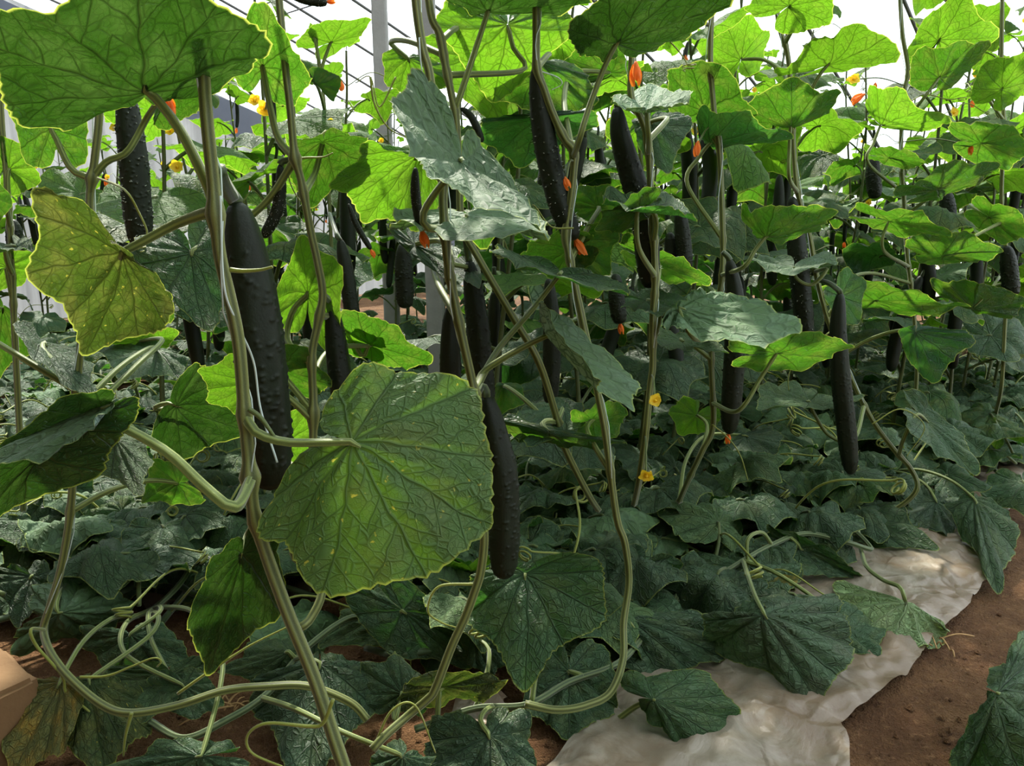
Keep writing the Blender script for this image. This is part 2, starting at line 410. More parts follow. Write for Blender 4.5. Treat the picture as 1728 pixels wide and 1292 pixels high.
# ------------------------------------------------------------------ fruit
def cuke_geo(pts, rad, k=40, n=120, warts=140, seed=0, spines=0, tipfat=.5):
    r_ = np.random.default_rng(seed)
    c = catmull(pts, n)
    t = np.linspace(0, 1, n)
    t = t ** 1.0
    prof = np.interp(t, [0, .012, .03, .07, .14, .28, .45, .8, .92, .97, .992, 1], [.2, .36, .48, .62, .77, .92, 1, .99, .86, .66, .40, .14])
    v, f = tube(c, prof * rad, k, .022, 6)
    T, N, B = frames(c)
    v = v.reshape(n, k, 3); ang = np.linspace(0, 2 * math.pi, k, endpoint=False)
    out = np.cos(ang)[None, :, None] * N[:, None] + np.sin(ang)[None, :, None] * B[:, None]
    L = np.linalg.norm(np.diff(c, axis=0), axis=1).sum()
    disp = np.zeros((n, k)); W_ = []
    for _ in range(warts):
        t0 = r_.beta(1.6, 1.2) * .86 + .12; a0 = r_.uniform(0, 2 * math.pi); am = r_.uniform(.5, 1.0) * rad * .095
        dt = (t - t0) * L; da = (ang - a0 + math.pi) % (2 * math.pi) - math.pi
        disp += am * np.exp(-(dt[:, None] / (rad * .075)) ** 2 - (da[None] / .075) ** 2)
        W_.append((t0, a0))
    v = v + out * disp[:, :, None]
    g = Geo(); g.add(v.reshape(-1, 3), f, 0)
    for (t0, a0) in W_[:spines]:
        i = int(t0 * (n - 1)); j = int(a0 / (2 * math.pi) * k) % k
        b = v[i, j]; d = out[i, j] + r_.normal(0, .2, 3); d /= np.linalg.norm(d)
        s1 = T[i] * rad * .035; s2 = np.cross(d, s1)
        g.add([b + s1, b - .5 * s1 + .87 * s2, b - .5 * s1 - .87 * s2, b + d * rad * .26], [(0, 1, 3), (1, 2, 3), (2, 0, 3)], 1)
    return g, c
def petals_geo(base, d, size, withered=True, seed=0):
    """five petals round axis d; withered ones hang together like a little wrung cloth"""
    r_ = np.random.default_rng(seed)
    d = np.asarray(d, float) / np.linalg.norm(d)
    a = np.cross(d, [0.3, .8, .1]); a /= np.linalg.norm(a); b = np.cross(d, a)
    g = Geo()
    for i in range(5):
        an = i * 2 * math.pi / 5 + r_.uniform(-.2, .2)
        e = math.cos(an) * a + math.sin(an) * b; sd = -math.sin(an) * a + math.cos(an) * b
        ln = size * r_.uniform(.75, 1.1)
        nu, nv = 7, 5; vv = []
        for iu in range(nu):
            u = iu / (nu - 1)
            if withered:
                ctr = base + d * ln * u + e * size * (.16 * math.sin(u * 2.4) + .05)
                wd = size * .20 * math.sin(math.pi * min(.12 + u * .8, 1)); fold = .10
            else:
                ctr = base + e * ln * .62 * u + d * size * (.42 * u - r_.uniform(.05, .34) * u * u)
                wd = size * .34 * math.sin(math.pi * (.22 + u * .72)); fold = .05
            for iv in range(nv):
                w = (iv / (nv - 1) - .5) * 2
                vv.append(ctr + sd * wd * w + (e if withered else d) * size * fold * (w * w) * (1 if not withered else math.cos(w * 4 + i)) )
        f = [(x * nv + y, (x + 1) * nv + y, (x + 1) * nv + y + 1, x * nv + y + 1) for x in range(nu - 1) for y in range(nv - 1)]
        g.add(vv, f, 0)
    c = [base + d * size * x for x in (-.12, 0, .12, .26, .33)]
    tv, tf = tube(c, np.array([.05, .11, .13, .12, .03]) * size, 8); g.add(tv, tf, 0)
    return g
def flower_part(parent, base, d, size, withered, seed=0, name=None):
    v, f, m = petals_geo(np.asarray(base, float), d, size, withered, seed).get()
    return obj(name or ('withered_flower' if withered else 'flower'), v, f, [M['orange' if withered else 'yellowpetal']], parent, origin=base)
CUKES = []
def cucumber(label, pts, rad, stalk=None, flower=0.0, spines=0, warts=220, seed=0, group=None, hi=True, yellow=False):
    pts = [np.asarray(p, float) for p in pts]
    r = thing('cucumber', label, 'cucumber', pts[0], group)
    g, c = cuke_geo(pts, rad, 80 if hi else 18, 260 if hi else 50, warts, seed, spines)
    v, f, m = g.get()
    obj('fruit', v, f, [M['cuke'], M['spine']], r, fmat=m)
    if stalk is not None:
        sv, sf = stem_tube(list(stalk) + [pts[0] + (c[1] - c[0]) * 1.0], .0042 * max(.7, rad / .018), .0052 * max(.7, rad / .018), 15, .12, .005)
        obj('fruit_stalk', sv, sf, [M['stalk']], r, ribs=15)
    if flower:
        flower_part(r, c[-1], c[-1] - c[-4], flower, not yellow, seed)
    return r
def tendril_pts(p, coil=0, rad=.006, turns=3, axis=(0, 0, -1), pitch=.004):
    """a path that ends in a loose corkscrew"""
    c = list(catmull(p, 40))
    if turns:
        ax = np.asarray(axis, float); ax /= np.linalg.norm(ax)
        e = np.asarray(c[-1]) - c[-2]; e /= np.linalg.norm(e)
        s = np.cross(ax, e); s /= np.linalg.norm(s) + 1e-9; e = np.cross(s, ax)
        o = np.asarray(c[-1])
        for i in range(1, int(turns * 14)):
            a = i / 14 * 2 * math.pi; rr = rad * (1 - .4 * i / (turns * 14))
            c.append(o + e * rr * math.sin(a) + s * rr * (1 - math.cos(a)) + ax * pitch * a / 6.28)
    return np.array(c)
def tendril(parent, p, r=.0011, turns=0, rad=.006, axis=(0, 0, -1), mat='tendril', name='tendril'):
    c = tendril_pts(p, 0, rad, turns, axis)
    v, f = tube(c, np.linspace(r * 1.2, r * .6, len(c)), 6)
    return obj(name, v, f, [M[mat]], parent)
SKY, SUN, SUN_AZ, SUN_EL, EXPO, SEED = 2.3, 13.0, -14.0, 50.0, 0.08, 5
# ------------------------------------------------------------------ the vines that can be told apart
# stems: (image column, image row, shift of the forward distance in cm)
VINES = {}
def vine(key, label, Y, pts, r0, r1, mat='stem', group=None):
    c = [P(p[0], p[1], Y + (p[2] if len(p) > 2 else 0) / 100.0) for p in pts]
    for q in c: q[2] = max(q[2], .006)
    base = c[-1]
    root = thing('cucumber_vine', label, 'vine', base, group)
    VINES[key] = dict(root=root, Y=Y, curve=catmull(c, 160), c=c, r0=r0, r1=r1, mat=mat, nodes=[])
def finish_vines():
    for k, d in VINES.items():
        v, f = stem_tube(d['c'], d['r0'], d['r1'], 20, .15, .006, d['nodes'])
        obj('stem', v, f, [M[d['mat']]], d['root'], ribs=20)
vine('front', 'nearest vine with a thick pale stem crossing the left foreground, bearing the largest round leaf', .56,
     [(340, -60, 2), (345, 120, 1), (350, 200), (360, 300), (366, 370), (372, 430), (388, 500), (404, 580), (414, 700), (423, 800), (430, 868), (452, 940), (485, 1030, -1), (530, 1140, -2), (560, 1230, -3), (590, 1320, -4)], .0040, .0050)
vine('left', 'thin left vine whose stem bends down and lies on the soil beside the clay block', .92,
     [(172, -80), (170, 60), (168, 190), (160, 270), (152, 330), (152, 380), (145, 480), (138, 560), (132, 640), (128, 720), (124, 800), (117, 880), (103, 960), (84, 1025), (74, 1062), (86, 1100, -4), (120, 1145, -7), (175, 1190, -9), (222, 1203, -10), (300, 1190, -9), (380, 1165, -8), (450, 1158, -7), (520, 1158, -6), (590, 1185, -6), (620, 1215, -7)], .0040, .0046)
vine('slim', 'slim vine between the nearest fat cucumber and the middle vine, holding a small curved cucumber', .82,
     [(466, -60), (482, 110), (490, 180), (498, 262), (510, 310), (525, 390), (536, 440), (545, 497), (536, 550), (527, 600), (529, 680), (528, 760), (520, 850), (498, 935), (524, 955), (542, 1000, -2), (522, 1045, -4), (506, 1058, -5)], .0034, .0046)
vine('middle', 'middle vine behind the largest round leaf, carrying the silvery folded leaf', .80,
     [(697, -60), (704, 20), (714, 85), (724, 120), (732, 180), (740, 240), (748, 300), (748, 345), (752, 400), (757, 450), (770, 520), (785, 590), (798, 650), (804, 700), (804, 770), (807, 840), (817, 900), (812, 960), (800, 1000), (785, 1040), (762, 1090), (735, 1160), (722, 1178), (690, 1205), (650, 1240, -2), (628, 1264, -3)], .0040, .0046)
vine('second', 'vine just behind the middle one, its stem slanting down to the right', .98,
     [(716, -60), (728, 28), (742, 58), (752, 110), (762, 160), (770, 200), (775, 290), (780, 380), (807, 434), (866, 535), (908, 608), (935, 690, 4), (952, 752, 8), (992, 832, 14), (1010, 860, 20)], .0040, .0046)
vine('arch', 'vine with a forked stem above the centre, reaching the soil near the mulch sheet', .98,
     [(905, -60), (905, 60), (906, 116), (918, 150), (932, 190), (953, 235), (968, 256), (966, 310), (958, 370), (955, 400), (960, 430), (968, 470), (985, 550), (1000, 620), (1010, 670), (1022, 735), (1040, 870), (1054, 915), (1061, 980), (1052, 1050, -2), (1051, 1112, -5), (1030, 1168, -8), (990, 1190, -10), (940, 1198, -11), (886, 1188, -11)], .0042, .0046)
vine('bent', 'vine holding the long bent cucumber right of centre', 1.05,
     [(1066, -60), (1066, 95), (1065, 163), (1084, 205), (1094, 250), (1098, 330), (1103, 400), (1105, 480), (1101, 540), (1101, 615), (1097, 650), (1089, 733), (1079, 806, 4), (1070, 850, 12)], .0040, .0046)
vine('blue', 'vine carrying the bluish flat leaf right of centre', 1.28,
     [(1204, -60), (1199, 60), (1199, 120), (1206, 200), (1213, 250), (1218, 350), (1219, 450), (1210, 520), (1200, 600), (1203, 715), (1185, 760), (1163, 806, 3), (1146, 845, 8)], .0040, .0046)
vine('leaning', 'vine on the right whose lower stem leans over towards the mulch sheet', 1.5,
     [(1303, -60), (1314, 40), (1330, 100), (1337, 216), (1345, 320), (1366, 400), (1379, 472), (1403, 559), (1440, 646), (1472, 709), (1507, 757), (1536, 790), (1547, 825, -2), (1512, 858, 0), (1460, 876, 0), (1400, 891, -4), (1330, 906, -8)], .0042, .0046)
vine('upright', 'upright vine at the right, behind the leaning one', 1.85,
     [(1516, -60), (1522, 50), (1532, 118), (1525, 160), (1520, 260), (1525, 330), (1530, 420), (1541, 520), (1547, 620), (1540, 720, 6)], .0042, .0046)
vine('edge', 'vine at the right edge beside the dusty soil path', 2.0,
     [(1692, -60), (1690, 120), (1694, 220), (1690, 340), (1700, 450), (1695, 560), (1690, 650), (1680, 700, 10)], .0042, .0046)
vine('margin', 'vine cut off by the left edge of the picture', 1.2,
     [(0, 140), (4, 215), (9, 270), (14, 340), (20, 430), (24, 540), (30, 660), (36, 780), (40, 860, 6)], .0036, .005)
vine('topped', 'slender vine with a small bright leaf standing against the white film', 1.7,
     [(534, 62), (536, 90), (545, 150), (550, 210), (552, 270), (556, 340), (560, 430), (566, 540), (570, 620, 4), (574, 700, 10)], .0026, .0050)

# leaf blades: vine, distance, visible face, material, landmarks (column, row, shift cm), stalk path
def hero_leaf(key, Y, side, mat, lm, stalk=None, seed=0, nr=16, na=84, quilt=1.0, wave=.8, node=None, label=None, pr=.0034):
    d = VINES[key]
    # a blade seen from above has its visible face tilted skywards, one seen from below tilted soilwards
    def place(sg, tilt):
        return {k: P(v[0], v[1], Y + sg * (v[2] if len(v) > 2 else 0) / 100.0 + tilt * (v[1] - lm['B'][1])) for k, v in lm.items()}
    def nz(L):
        q = np.array([L[k] for k in L]); q = q - q.mean(0)
        n = np.linalg.svd(q)[2][2]; ctr = np.mean([L[k] for k in L], axis=0)
        return float(n[2] * np.sign(n @ (np.array([0, 0, CAMZ]) - ctr)))
    want = (lambda z: z > .10) if side == 'u' else (lambda z: z < -.16)
    best = None
    for tilt in (0, 1, 2, 3, 4, 6, 8, 10, 13, 16, 20):
        for sg in (1, -1):
            L = place(sg, (-1 if side == 'u' else 1) * tilt * 1e-4 * Y / .8)
            if want(nz(L)): best = L; break
        if best: break
    L = best or place(1, 0)
    return grow_leaf(d, L, side, mat, stalk and [P(p[0], p[1], Y + (p[2] if len(p) > 2 else 0) / 100.0) for p in stalk], seed, nr, na, quilt, wave, node, label, pr)
def grow_leaf(d, L, side, mat, stalk, seed, nr, na, quilt, wave, node, label, pr):
    for k in L: L[k][2] = max(L[k][2], .004)
    o = blade('leaf', L, side, mat, d['root'], nr, na, seed or int(abs(L['B'][0] * 9973 + L['B'][2] * 7919)), quilt, wave, label)
    B = L['B']; cv = d['curve']
    inw = (L['T'] - B) * .06
    if stalk is None:
        tgt = B + (B - L['T']) * .25 + np.array([0, 0, -.05])
        i = int(np.argmin(np.linalg.norm(cv - tgt, axis=1)))
        n = cv[i]; ln = np.linalg.norm(B - n); w_ = np.cross(B - n, [0, 0, 1.0]) * math.sin(seed * 1.7) * .22
        path = [n, n + (B - n) * .35 + w_ * .8 + np.array([0, 0, .10 * ln]), n + (B - n) * .72 + w_ + np.array([0, 0, .10 * ln]), B]
    else:
        n = cv[int(np.argmin(np.linalg.norm(cv - stalk[0], axis=1)))]
        path = [n] + list(stalk[1:]) + [B]
    d['nodes'].append(n)
    v, f = stalk_tube(path + [B + inw], pr * 1.15, pr * .8)
    obj('leaf_stalk', v, f, [M['petiole']], o, ribs=15)
    return o
h = hero_leaf
# --- nearest vine
h('front', .57, 'd', 'thick', dict(B=(246, 152), T=(225, -95, 13), L=(-35, 60, 3), R=(452, 70, 3), l=(95, 222, -3), r=(375, 140, -1)), [(366, 372), (352, 318), (305, 222), (262, 165)], 3, 22, 120, pr=.0036)
h('front', .58, 'd', 'olive', dict(B=(206, 426), T=(145, 598, -4), L=(58, 470), R=(287, 545), l=(72, 312, 3), r=(236, 452, 1), a=(150, 440, -1)), [(362, 350), (300, 376), (240, 408)], 4, 20, 100)
h('front', .55, 'u', 'big', dict(B=(594, 746), T=(835, 885, -3), L=(790, 662, 4), R=(560, 988, -3), l=(582, 640, 3), r=(448, 862, 0), p=(838, 780, 1), q=(735, 975, -4)), [(418, 706), (432, 730), (480, 746), (540, 747)], 5, 26, 130, quilt=.8, wave=.5, pr=.0032)
h('front', .49, 'u', 'pale_glare', dict(B=(184, 682), T=(-50, 800, -2), L=(60, 712, 3), R=(70, 772, -3), l=(150, 674, 2), r=(180, 700, -2)), [(428, 858), (395, 850, 2), (345, 818, 3), (290, 766, 3), (235, 731, 2), (200, 700, 1)], 66, 14, 70, pr=.002)
h('front', .50, 'd', 'thick', dict(B=(156, 707), T=(-50, 900, -3), L=(-30, 770), R=(165, 800), r=(240, 680, 2), l=(150, 660, 2), b=(80, 770)), [(428, 858), (395, 856), (345, 822), (290, 770), (235, 735), (190, 715)], 6, 20, 100, quilt=.6, wave=.3, pr=.0036)
h('front', .58, 'd', 'thick', dict(B=(409, 934), T=(350, 1142, -4), L=(318, 1050, -1), R=(466, 1035), l=(368, 935, 1), r=(452, 872, 2)), [(430, 868), (420, 900, 2)], 7, 18, 90, wave=.4)
# --- left vine
h('slim', .80, 'u', 'dark', dict(B=(322, 424), T=(345, 556, -5), L=(222, 450), R=(392, 500), l=(252, 392, 4), r=(365, 362, 4)), [(498, 265), (450, 340, 4), (380, 395, 4)], 8)
h('left', .88, 'u', 'dusty', dict(B=(196, 742), T=(236, 836, -6), L=(148, 790), R=(254, 775), l=(152, 745, 3), r=(232, 738, 3)), None, 9)
h('left', .95, 'u', 'dark', dict(B=(75, 578), T=(160, 680, -8), L=(60, 610, -6), R=(150, 610, 3), l=(28, 540, 0), r=(110, 585, 5)), None, 10)
h('left', .92, 'd', 'mid', dict(B=(85, 215), T=(60, 95), L=(15, 185), R=(140, 170)), [(150, 302), (120, 285), (95, 235)], 11)
h('left', .92, 'd', 'mid', dict(B=(282, 150, 8), T=(350, 90, 16), L=(240, 80, 8), R=(330, 190, 8)), [(155, 305), (180, 272), (215, 255), (250, 195)], 12)
h('left', 1.0, 'd', 'mid', dict(B=(300, 815), T=(240, 845, -6), L=(285, 850, -3), R=(255, 780, 2), l=(345, 845), r=(310, 785)), None, 13)
h('left', 1.25, 'd', 'mid', dict(B=(5, 520), T=(-5, 640), L=(-40, 560), R=(52, 590), r=(35, 545)), None, 14)
h('left', 1.15, 'u', 'dark', dict(B=(265, 590), T=(200, 640, -9), L=(300, 635, -5), R=(170, 590, 5), l=(310, 605)), None, 15)
h('left', 1.2, 'd', 'young', dict(B=(235, 575), T=(300, 560), L=(190, 560, 3), R=(262, 605, -4)), None, 16)
# --- slim vine
h('slim', .86, 'd', 'young', dict(B=(520, 496), T=(506, 398, 3), L=(466, 500), R=(575, 470, 2), l=(478, 560), r=(560, 596)), [(530, 600), (486, 575), (494, 525)], 17)
h('slim', .84, 'd', 'mid', dict(B=(443, 112), T=(455, 15, 10), R=(523, 128, 2), L=(392, 62, 6)), [(497, 268), (470, 234), (456, 180)], 18)
h('slim', .90, 'd', 'mid', dict(B=(545, 238), T=(525, 350, -2), L=(485, 292), R=(612, 280), l=(505, 232, 4), r=(600, 228, 4)), [(526, 330), (532, 290)], 19)
h('slim', .78, 'd', 'young', dict(B=(424, 642), T=(340, 626, 2), L=(352, 680), R=(392, 592, 2), l=(420, 690), r=(440, 600, 2)), None, 20)
h('slim', .84, 'd', 'mid', dict(B=(474, 622), T=(564, 648), L=(505, 588, 3), R=(522, 668, -2)), None, 21)
h('slim', .92, 'd', 'thick', dict(B=(298, 684), T=(418, 728), L=(372, 640, 2), R=(312, 774, -3), l=(312, 626, 2), r=(255, 730, -1)), [(527, 770), (400, 700, 6), (330, 690, 3), (262, 690, 1), (280, 680)], 22)
h('slim', 1.0, 'd', 'young', dict(B=(482, 745), T=(520, 690), L=(470, 700), R=(530, 745)), None, 23)
h('slim', .95, 'd', 'mid', dict(B=(624, 580), T=(722, 612), L=(660, 545, 4), R=(655, 620, -4)), [(545, 500), (580, 540), (610, 600)], 24)
h('slim', .95, 'd', 'young', dict(B=(625, 583), T=(578, 565), L=(600, 600, -2), R=(605, 555, 2)), None, 25, nr=10, na=60)
# --- middle vine
h('middle', .74, 'u', 'pale_glare', dict(B=(779, 268), T=(726, 300, -13), L=(660, 170, -3), R=(905, 385, -7), l=(718, 126, 3), r=(822, 250, 3), p=(692, 265, -9), q=(800, 348, -12)), [(752, 386), (722, 384), (714, 365), (728, 335)], 26, 24, 120, quilt=1.1, wave=.25)
h('middle', .82, 'u', 'pale_glare', dict(B=(788, 362, 2), T=(765, 402, -10), L=(664, 382, -2), R=(918, 402, -5), l=(692, 358, 5), r=(880, 352, 6)), [(754, 400), (775, 385)], 27)
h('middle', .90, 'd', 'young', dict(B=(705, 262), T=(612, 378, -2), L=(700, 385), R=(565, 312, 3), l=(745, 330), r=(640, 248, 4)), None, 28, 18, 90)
h('middle', .84, 'u', 'pale_glare', dict(B=(926, 566), T=(1064, 692, -3), L=(998, 636, -6), R=(1076, 640, 4), l=(914, 504, -2), r=(948, 532, 4)), [(802, 655), (812, 632), (845, 607), (890, 582)], 29, 16, 84, wave=.5)
h('middle', .88, 'u', 'dark', dict(B=(945, 462, 5), T=(930, 470, -12), L=(828, 426), R=(1065, 496), l=(870, 422, 6), r=(1010, 462, 6)), [(800, 640), (840, 590, 2), (900, 520, 5)], 30, wave=.5)
h('middle', .92, 'u', 'low', dict(B=(700, 412), T=(755, 470, -5), L=(690, 425), R=(770, 420)), None, 31)
h('middle', 1.0, 'u', 'dark', dict(B=(795, 452), T=(808, 488, -6), L=(770, 460), R=(812, 455)), None, 32, nr=10, na=60)
# --- second vine
h('second', .98, 'd', 'thick', dict(B=(824, 17), T=(880, -100, 8), L=(740, -15, 2), R=(1000, 2, 4), l=(790, 15, -5), r=(900, 22, -5)), [(768, 186), (790, 120), (815, 45)], 33, 16, 90)
h('second', 1.05, 'd', 'young', dict(B=(857, 42), T=(832, 172, 4), L=(738, 50), R=(962, 55), l=(785, -10, 3), r=(930, -15, 3)), [(905, 118), (882, 118), (866, 80)], 34, 18, 100)
h('second', 1.2, 'd', 'young', dict(B=(790, 95), T=(850, 215, 3), L=(722, 125), R=(860, 130), l=(720, 60)), None, 35)
h('second', 1.15, 'd', 'young', dict(B=(690, 100, 2), T=(705, 175), L=(650, 140), R=(760, 140), r=(730, 100)), None, 36)
h('second', 1.05, 'u', 'low', dict(B=(950, 688, 3), T=(852, 745, -6), L=(900, 750, -8), R=(880, 690, 4), l=(985, 720), r=(950, 680, 6)), [(925, 660, 4)], 37)
h('second', .98, 'd', 'mid', dict(B=(925, 728), T=(1048, 748, -2), L=(870, 705, -2), R=(960, 760, -6)), None, 38)
h('second', 1.15, 'd', 'mid', dict(B=(850, 650, 2), T=(845, 700, 0), L=(835, 665), R=(885, 680), l=(838, 648), r=(872, 645)), None, 39, nr=10, na=60)
# --- forked vine
h('arch', .92, 'd', 'thick', dict(B=(1042, 72), T=(1130, -85, 12), L=(966, 48, 1), R=(1225, 5, 4), l=(1012, 108, -4), r=(1115, 88, -3)), [(968, 256), (978, 235), (995, 180), (1022, 110)], 40, 20, 110)
h('arch', 1.12, 'd', 'mid', dict(B=(910, 106, 3), T=(940, 212), L=(832, 165), R=(1005, 170), l=(855, 108), r=(975, 112)), None, 41)
h('arch', 1.05, 'd', 'dark', dict(B=(912, 196, 4), T=(880, 282, -4), L=(804, 232), R=(1002, 212), l=(838, 196, 3), r=(975, 184, 3)), None, 42)
h('arch', 1.2, 'd', 'mid', dict(B=(1030, 122), T=(975, 70, 4), L=(940, 125), R=(1040, 80, 3), l=(990, 140)), None, 43)
h('arch', 1.05, 'd', 'mid', dict(B=(960, 420), T=(880, 440, -5), L=(930, 470, -4), R=(900, 405, 3)), [(958, 405)], 44)
h('arch', 1.05, 'd', 'mid', dict(B=(968, 405), T=(1045, 400), L=(1010, 375, 3), R=(1030, 460, -3), r=(980, 460)), [(952, 385)], 45)
h('arch', 1.1, 'd', 'mid', dict(B=(1010, 350), T=(975, 315), L=(960, 350), R=(1030, 315)), None, 46)
h('arch', 1.05, 'd', 'mid', dict(B=(1000, 708), T=(1060, 690), L=(1020, 680, 4), R=(1040, 735, -5)), None, 47)
# --- bent vine
h('bent', 1.0, 'u', 'pale_glare', dict(B=(1091, 188), T=(1106, 146, 13), L=(1034, 163, 2), R=(1168, 155, 2), l=(1050, 178, -4), r=(1140, 178, -4)), [(1094, 256), (1094, 225)], 48, wave=.5)
h('bent', 1.15, 'u', 'dark', dict(B=(1098, 205), T=(1130, 290, -4), L=(1082, 255), R=(1168, 215), r=(1140, 190, 3)), None, 49)
h('bent', .98, 'u', 'dark', dict(B=(1076, 354), T=(1182, 366), L=(1110, 322, 8), R=(1120, 352, -6)), [(1106, 470), (1078, 420), (1074, 375)], 50)
h('bent', 1.0, 'd', 'mid', dict(B=(1078, 350), T=(1005, 388), L=(1050, 392, -4), R=(1030, 350, 5)), None, 51)
h('bent', 1.15, 'd', 'mid', dict(B=(1105, 440, 4), T=(1200, 478), L=(1140, 432, 6), R=(1130, 480, -5)), None, 52)
h('bent', 1.1, 'u', 'dark', dict(B=(1090, 505, 3), T=(1160, 505, -2), L=(1110, 490, 8), R=(1110, 530, -8)), None, 53)
# --- blue vine
h('blue', 1.08, 'u', 'pale_glare', dict(B=(1146, 520, 3), T=(1340, 560, -4), L=(1268, 506, 6), R=(1190, 574, -8), l=(1158, 497, 7), r=(1118, 545, -3), p=(1338, 530, 2), q=(1300, 588, -9)), [(1200, 600), (1170, 570)], 54, 22, 110, quilt=1.6, wave=.3)
h('blue', 1.16, 'd', 'mid', dict(B=(1312, 594), T=(1447, 582), L=(1350, 562, 5), R=(1352, 624, -4)), [(1203, 714), (1245, 693), (1285, 635)], 55)
h('blue', 1.2, 'u', 'dusty', dict(B=(1150, 575, 2), T=(1232, 592, -4), L=(1180, 566, 4), R=(1160, 592, -7)), None, 56)
h('blue', 1.3, 'd', 'dark', dict(B=(1200, 240), T=(1340, 232), L=(1250, 192, 8), R=(1270, 242, -4), l=(1175, 188, 6), r=(1190, 245, -3)), [(1219, 400), (1160, 310), (1180, 265)], 57)
h('blue', 1.35, 'd', 'mid', dict(B=(1190, 186), T=(1215, 112, 10), L=(1128, 112, 4), R=(1278, 190, 2)), None, 58)
h('blue', 1.2, 'd', 'mid', dict(B=(1293, 398), T=(1415, 352, 2), L=(1310, 348, 8), R=(1380, 392, -4), l=(1250, 355, 5)), [(1219, 470), (1255, 450), (1275, 420)], 59)
h('blue', 1.4, 'd', 'young', dict(B=(1175, 700), T=(1150, 735, -4), L=(1205, 725), R=(1130, 695, 4), l=(1215, 690)), None, 60)
h('leaning', 1.40, 'u', 'dusty', dict(B=(1365, 676), T=(1285, 690, -8), L=(1420, 686, -2), R=(1280, 655, 4), r=(1350, 648, 8)), [(1472, 715), (1440, 742), (1400, 735), (1375, 700)], 61)
h('blue', 1.5, 'u', 'low', dict(B=(1260, 735, 3), T=(1310, 765, -4), L=(1320, 735, 2), R=(1240, 760, -2), l=(1290, 722, 5), r=(1228, 738)), None, 62)
# --- leaning vine
h('leaning', 1.4, 'd', 'mid', dict(B=(1334, 213), T=(1335, 130, 10), L=(1260, 178, 3), R=(1415, 160, 3), l=(1290, 208, -3), r=(1370, 200, -3)), [(1345, 330), (1332, 300), (1332, 250)], 63)
h('leaning', 1.45, 'd', 'young', dict(B=(1397, 109), T=(1450, 36, 10), L=(1368, 78, 4), R=(1513, 98, 4), r=(1355, 132, -3)), [(1337, 216), (1375, 140)], 64)
h('leaning', 1.4, 'u', 'pale_glare', dict(B=(1340, 450), T=(1330, 464, -10), L=(1268, 442), R=(1414, 440), l=(1300, 432, 6), r=(1385, 428, 6)), [(1379, 472), (1395, 455), (1370, 480), (1345, 470)], 65)
h('leaning', 1.4, 'd', 'young', dict(B=(1330, 10), T=(1395, -40, 6), L=(1290, -20), R=(1400, 35)), None, 66)
h('leaning', 1.6, 'd', 'young', dict(B=(1250, 100), T=(1265, 30, 6), L=(1200, 70), R=(1300, 60)), None, 67)
h('leaning', 1.5, 'u', 'low', dict(B=(1420, 500), T=(1450, 545), L=(1412, 540), R=(1460, 480)), None, 68)
h('leaning', 1.45, 'u', 'low', dict(B=(1562, 708, 3), T=(1650, 800, -4), L=(1615, 725, 4), R=(1585, 770, -3), l=(1530, 655, 3), r=(1520, 700, -4)), [(1536, 790), (1525, 740), (1545, 700)], 69)
h('leaning', 1.4, 'd', 'dark', dict(B=(1545, 560), T=(1580, 645), L=(1535, 610), R=(1645, 580), r=(1610, 555)), None, 70)
# --- upright vine
h('upright', 1.7, 'd', 'young', dict(B=(1487, 210), T=(1600, 205), L=(1520, 150, 6), R=(1560, 218, -4), l=(1462, 158, 4), r=(1470, 205)), [(1525, 330), (1465, 275), (1475, 240)], 71)
h('upright', 1.7, 'd', 'mid', dict(B=(1585, 130), T=(1612, 68, 10), L=(1544, 92, 4), R=(1666, 78, 4)), [(1522, 195), (1555, 170)], 72)
h('upright', 1.8, 'd', 'young', dict(B=(1584, 67), T=(1630, -10, 10), L=(1555, 40), R=(1685, 62)), None, 73)
h('upright', 1.6, 'd', 'mid', dict(B=(1500, 372), T=(1608, 395), L=(1540, 360, 6), R=(1530, 398, -5)), [(1530, 480), (1490, 420)], 74)
h('upright', 1.6, 'd', 'mid', dict(B=(1475, 505), T=(1628, 522), L=(1530, 488, 6), R=(1540, 535, -5)), None, 75)
h('upright', 1.75, 'd', 'mid', dict(B=(1500, 265), T=(1570, 275), L=(1520, 252, 5), R=(1530, 285, -4)), None, 76)
h('upright', 1.7, 'd', 'mid', dict(B=(1580, 318), T=(1690, 275), L=(1600, 280, 6), R=(1650, 310, -4)), None, 77)
# --- edge vine
h('edge', 1.8, 'd', 'mid', dict(B=(1641, 520), T=(1730, 505), L=(1650, 472, 6), R=(1700, 540, -4), r=(1605, 505)), [(1697, 470), (1670, 490)], 78)
h('edge', 1.8, 'd', 'young', dict(B=(1690, 150), T=(1735, 85, 6), L=(1660, 110), R=(1750, 130)), None, 79)
h('edge', 1.8, 'd', 'mid', dict(B=(1655, 240), T=(1745, 250), L=(1690, 210, 6), R=(1700, 285, -4)), None, 80)
h('edge', 1.7, 'd', 'mid', dict(B=(1590, 430), T=(1688, 425), L=(1620, 388, 6), R=(1650, 442, -5)), None, 81)
h('edge', 1.8, 'd', 'mid', dict(B=(1670, 365), T=(1740, 400), L=(1720, 360, 4), R=(1690, 410, -4)), None, 82)
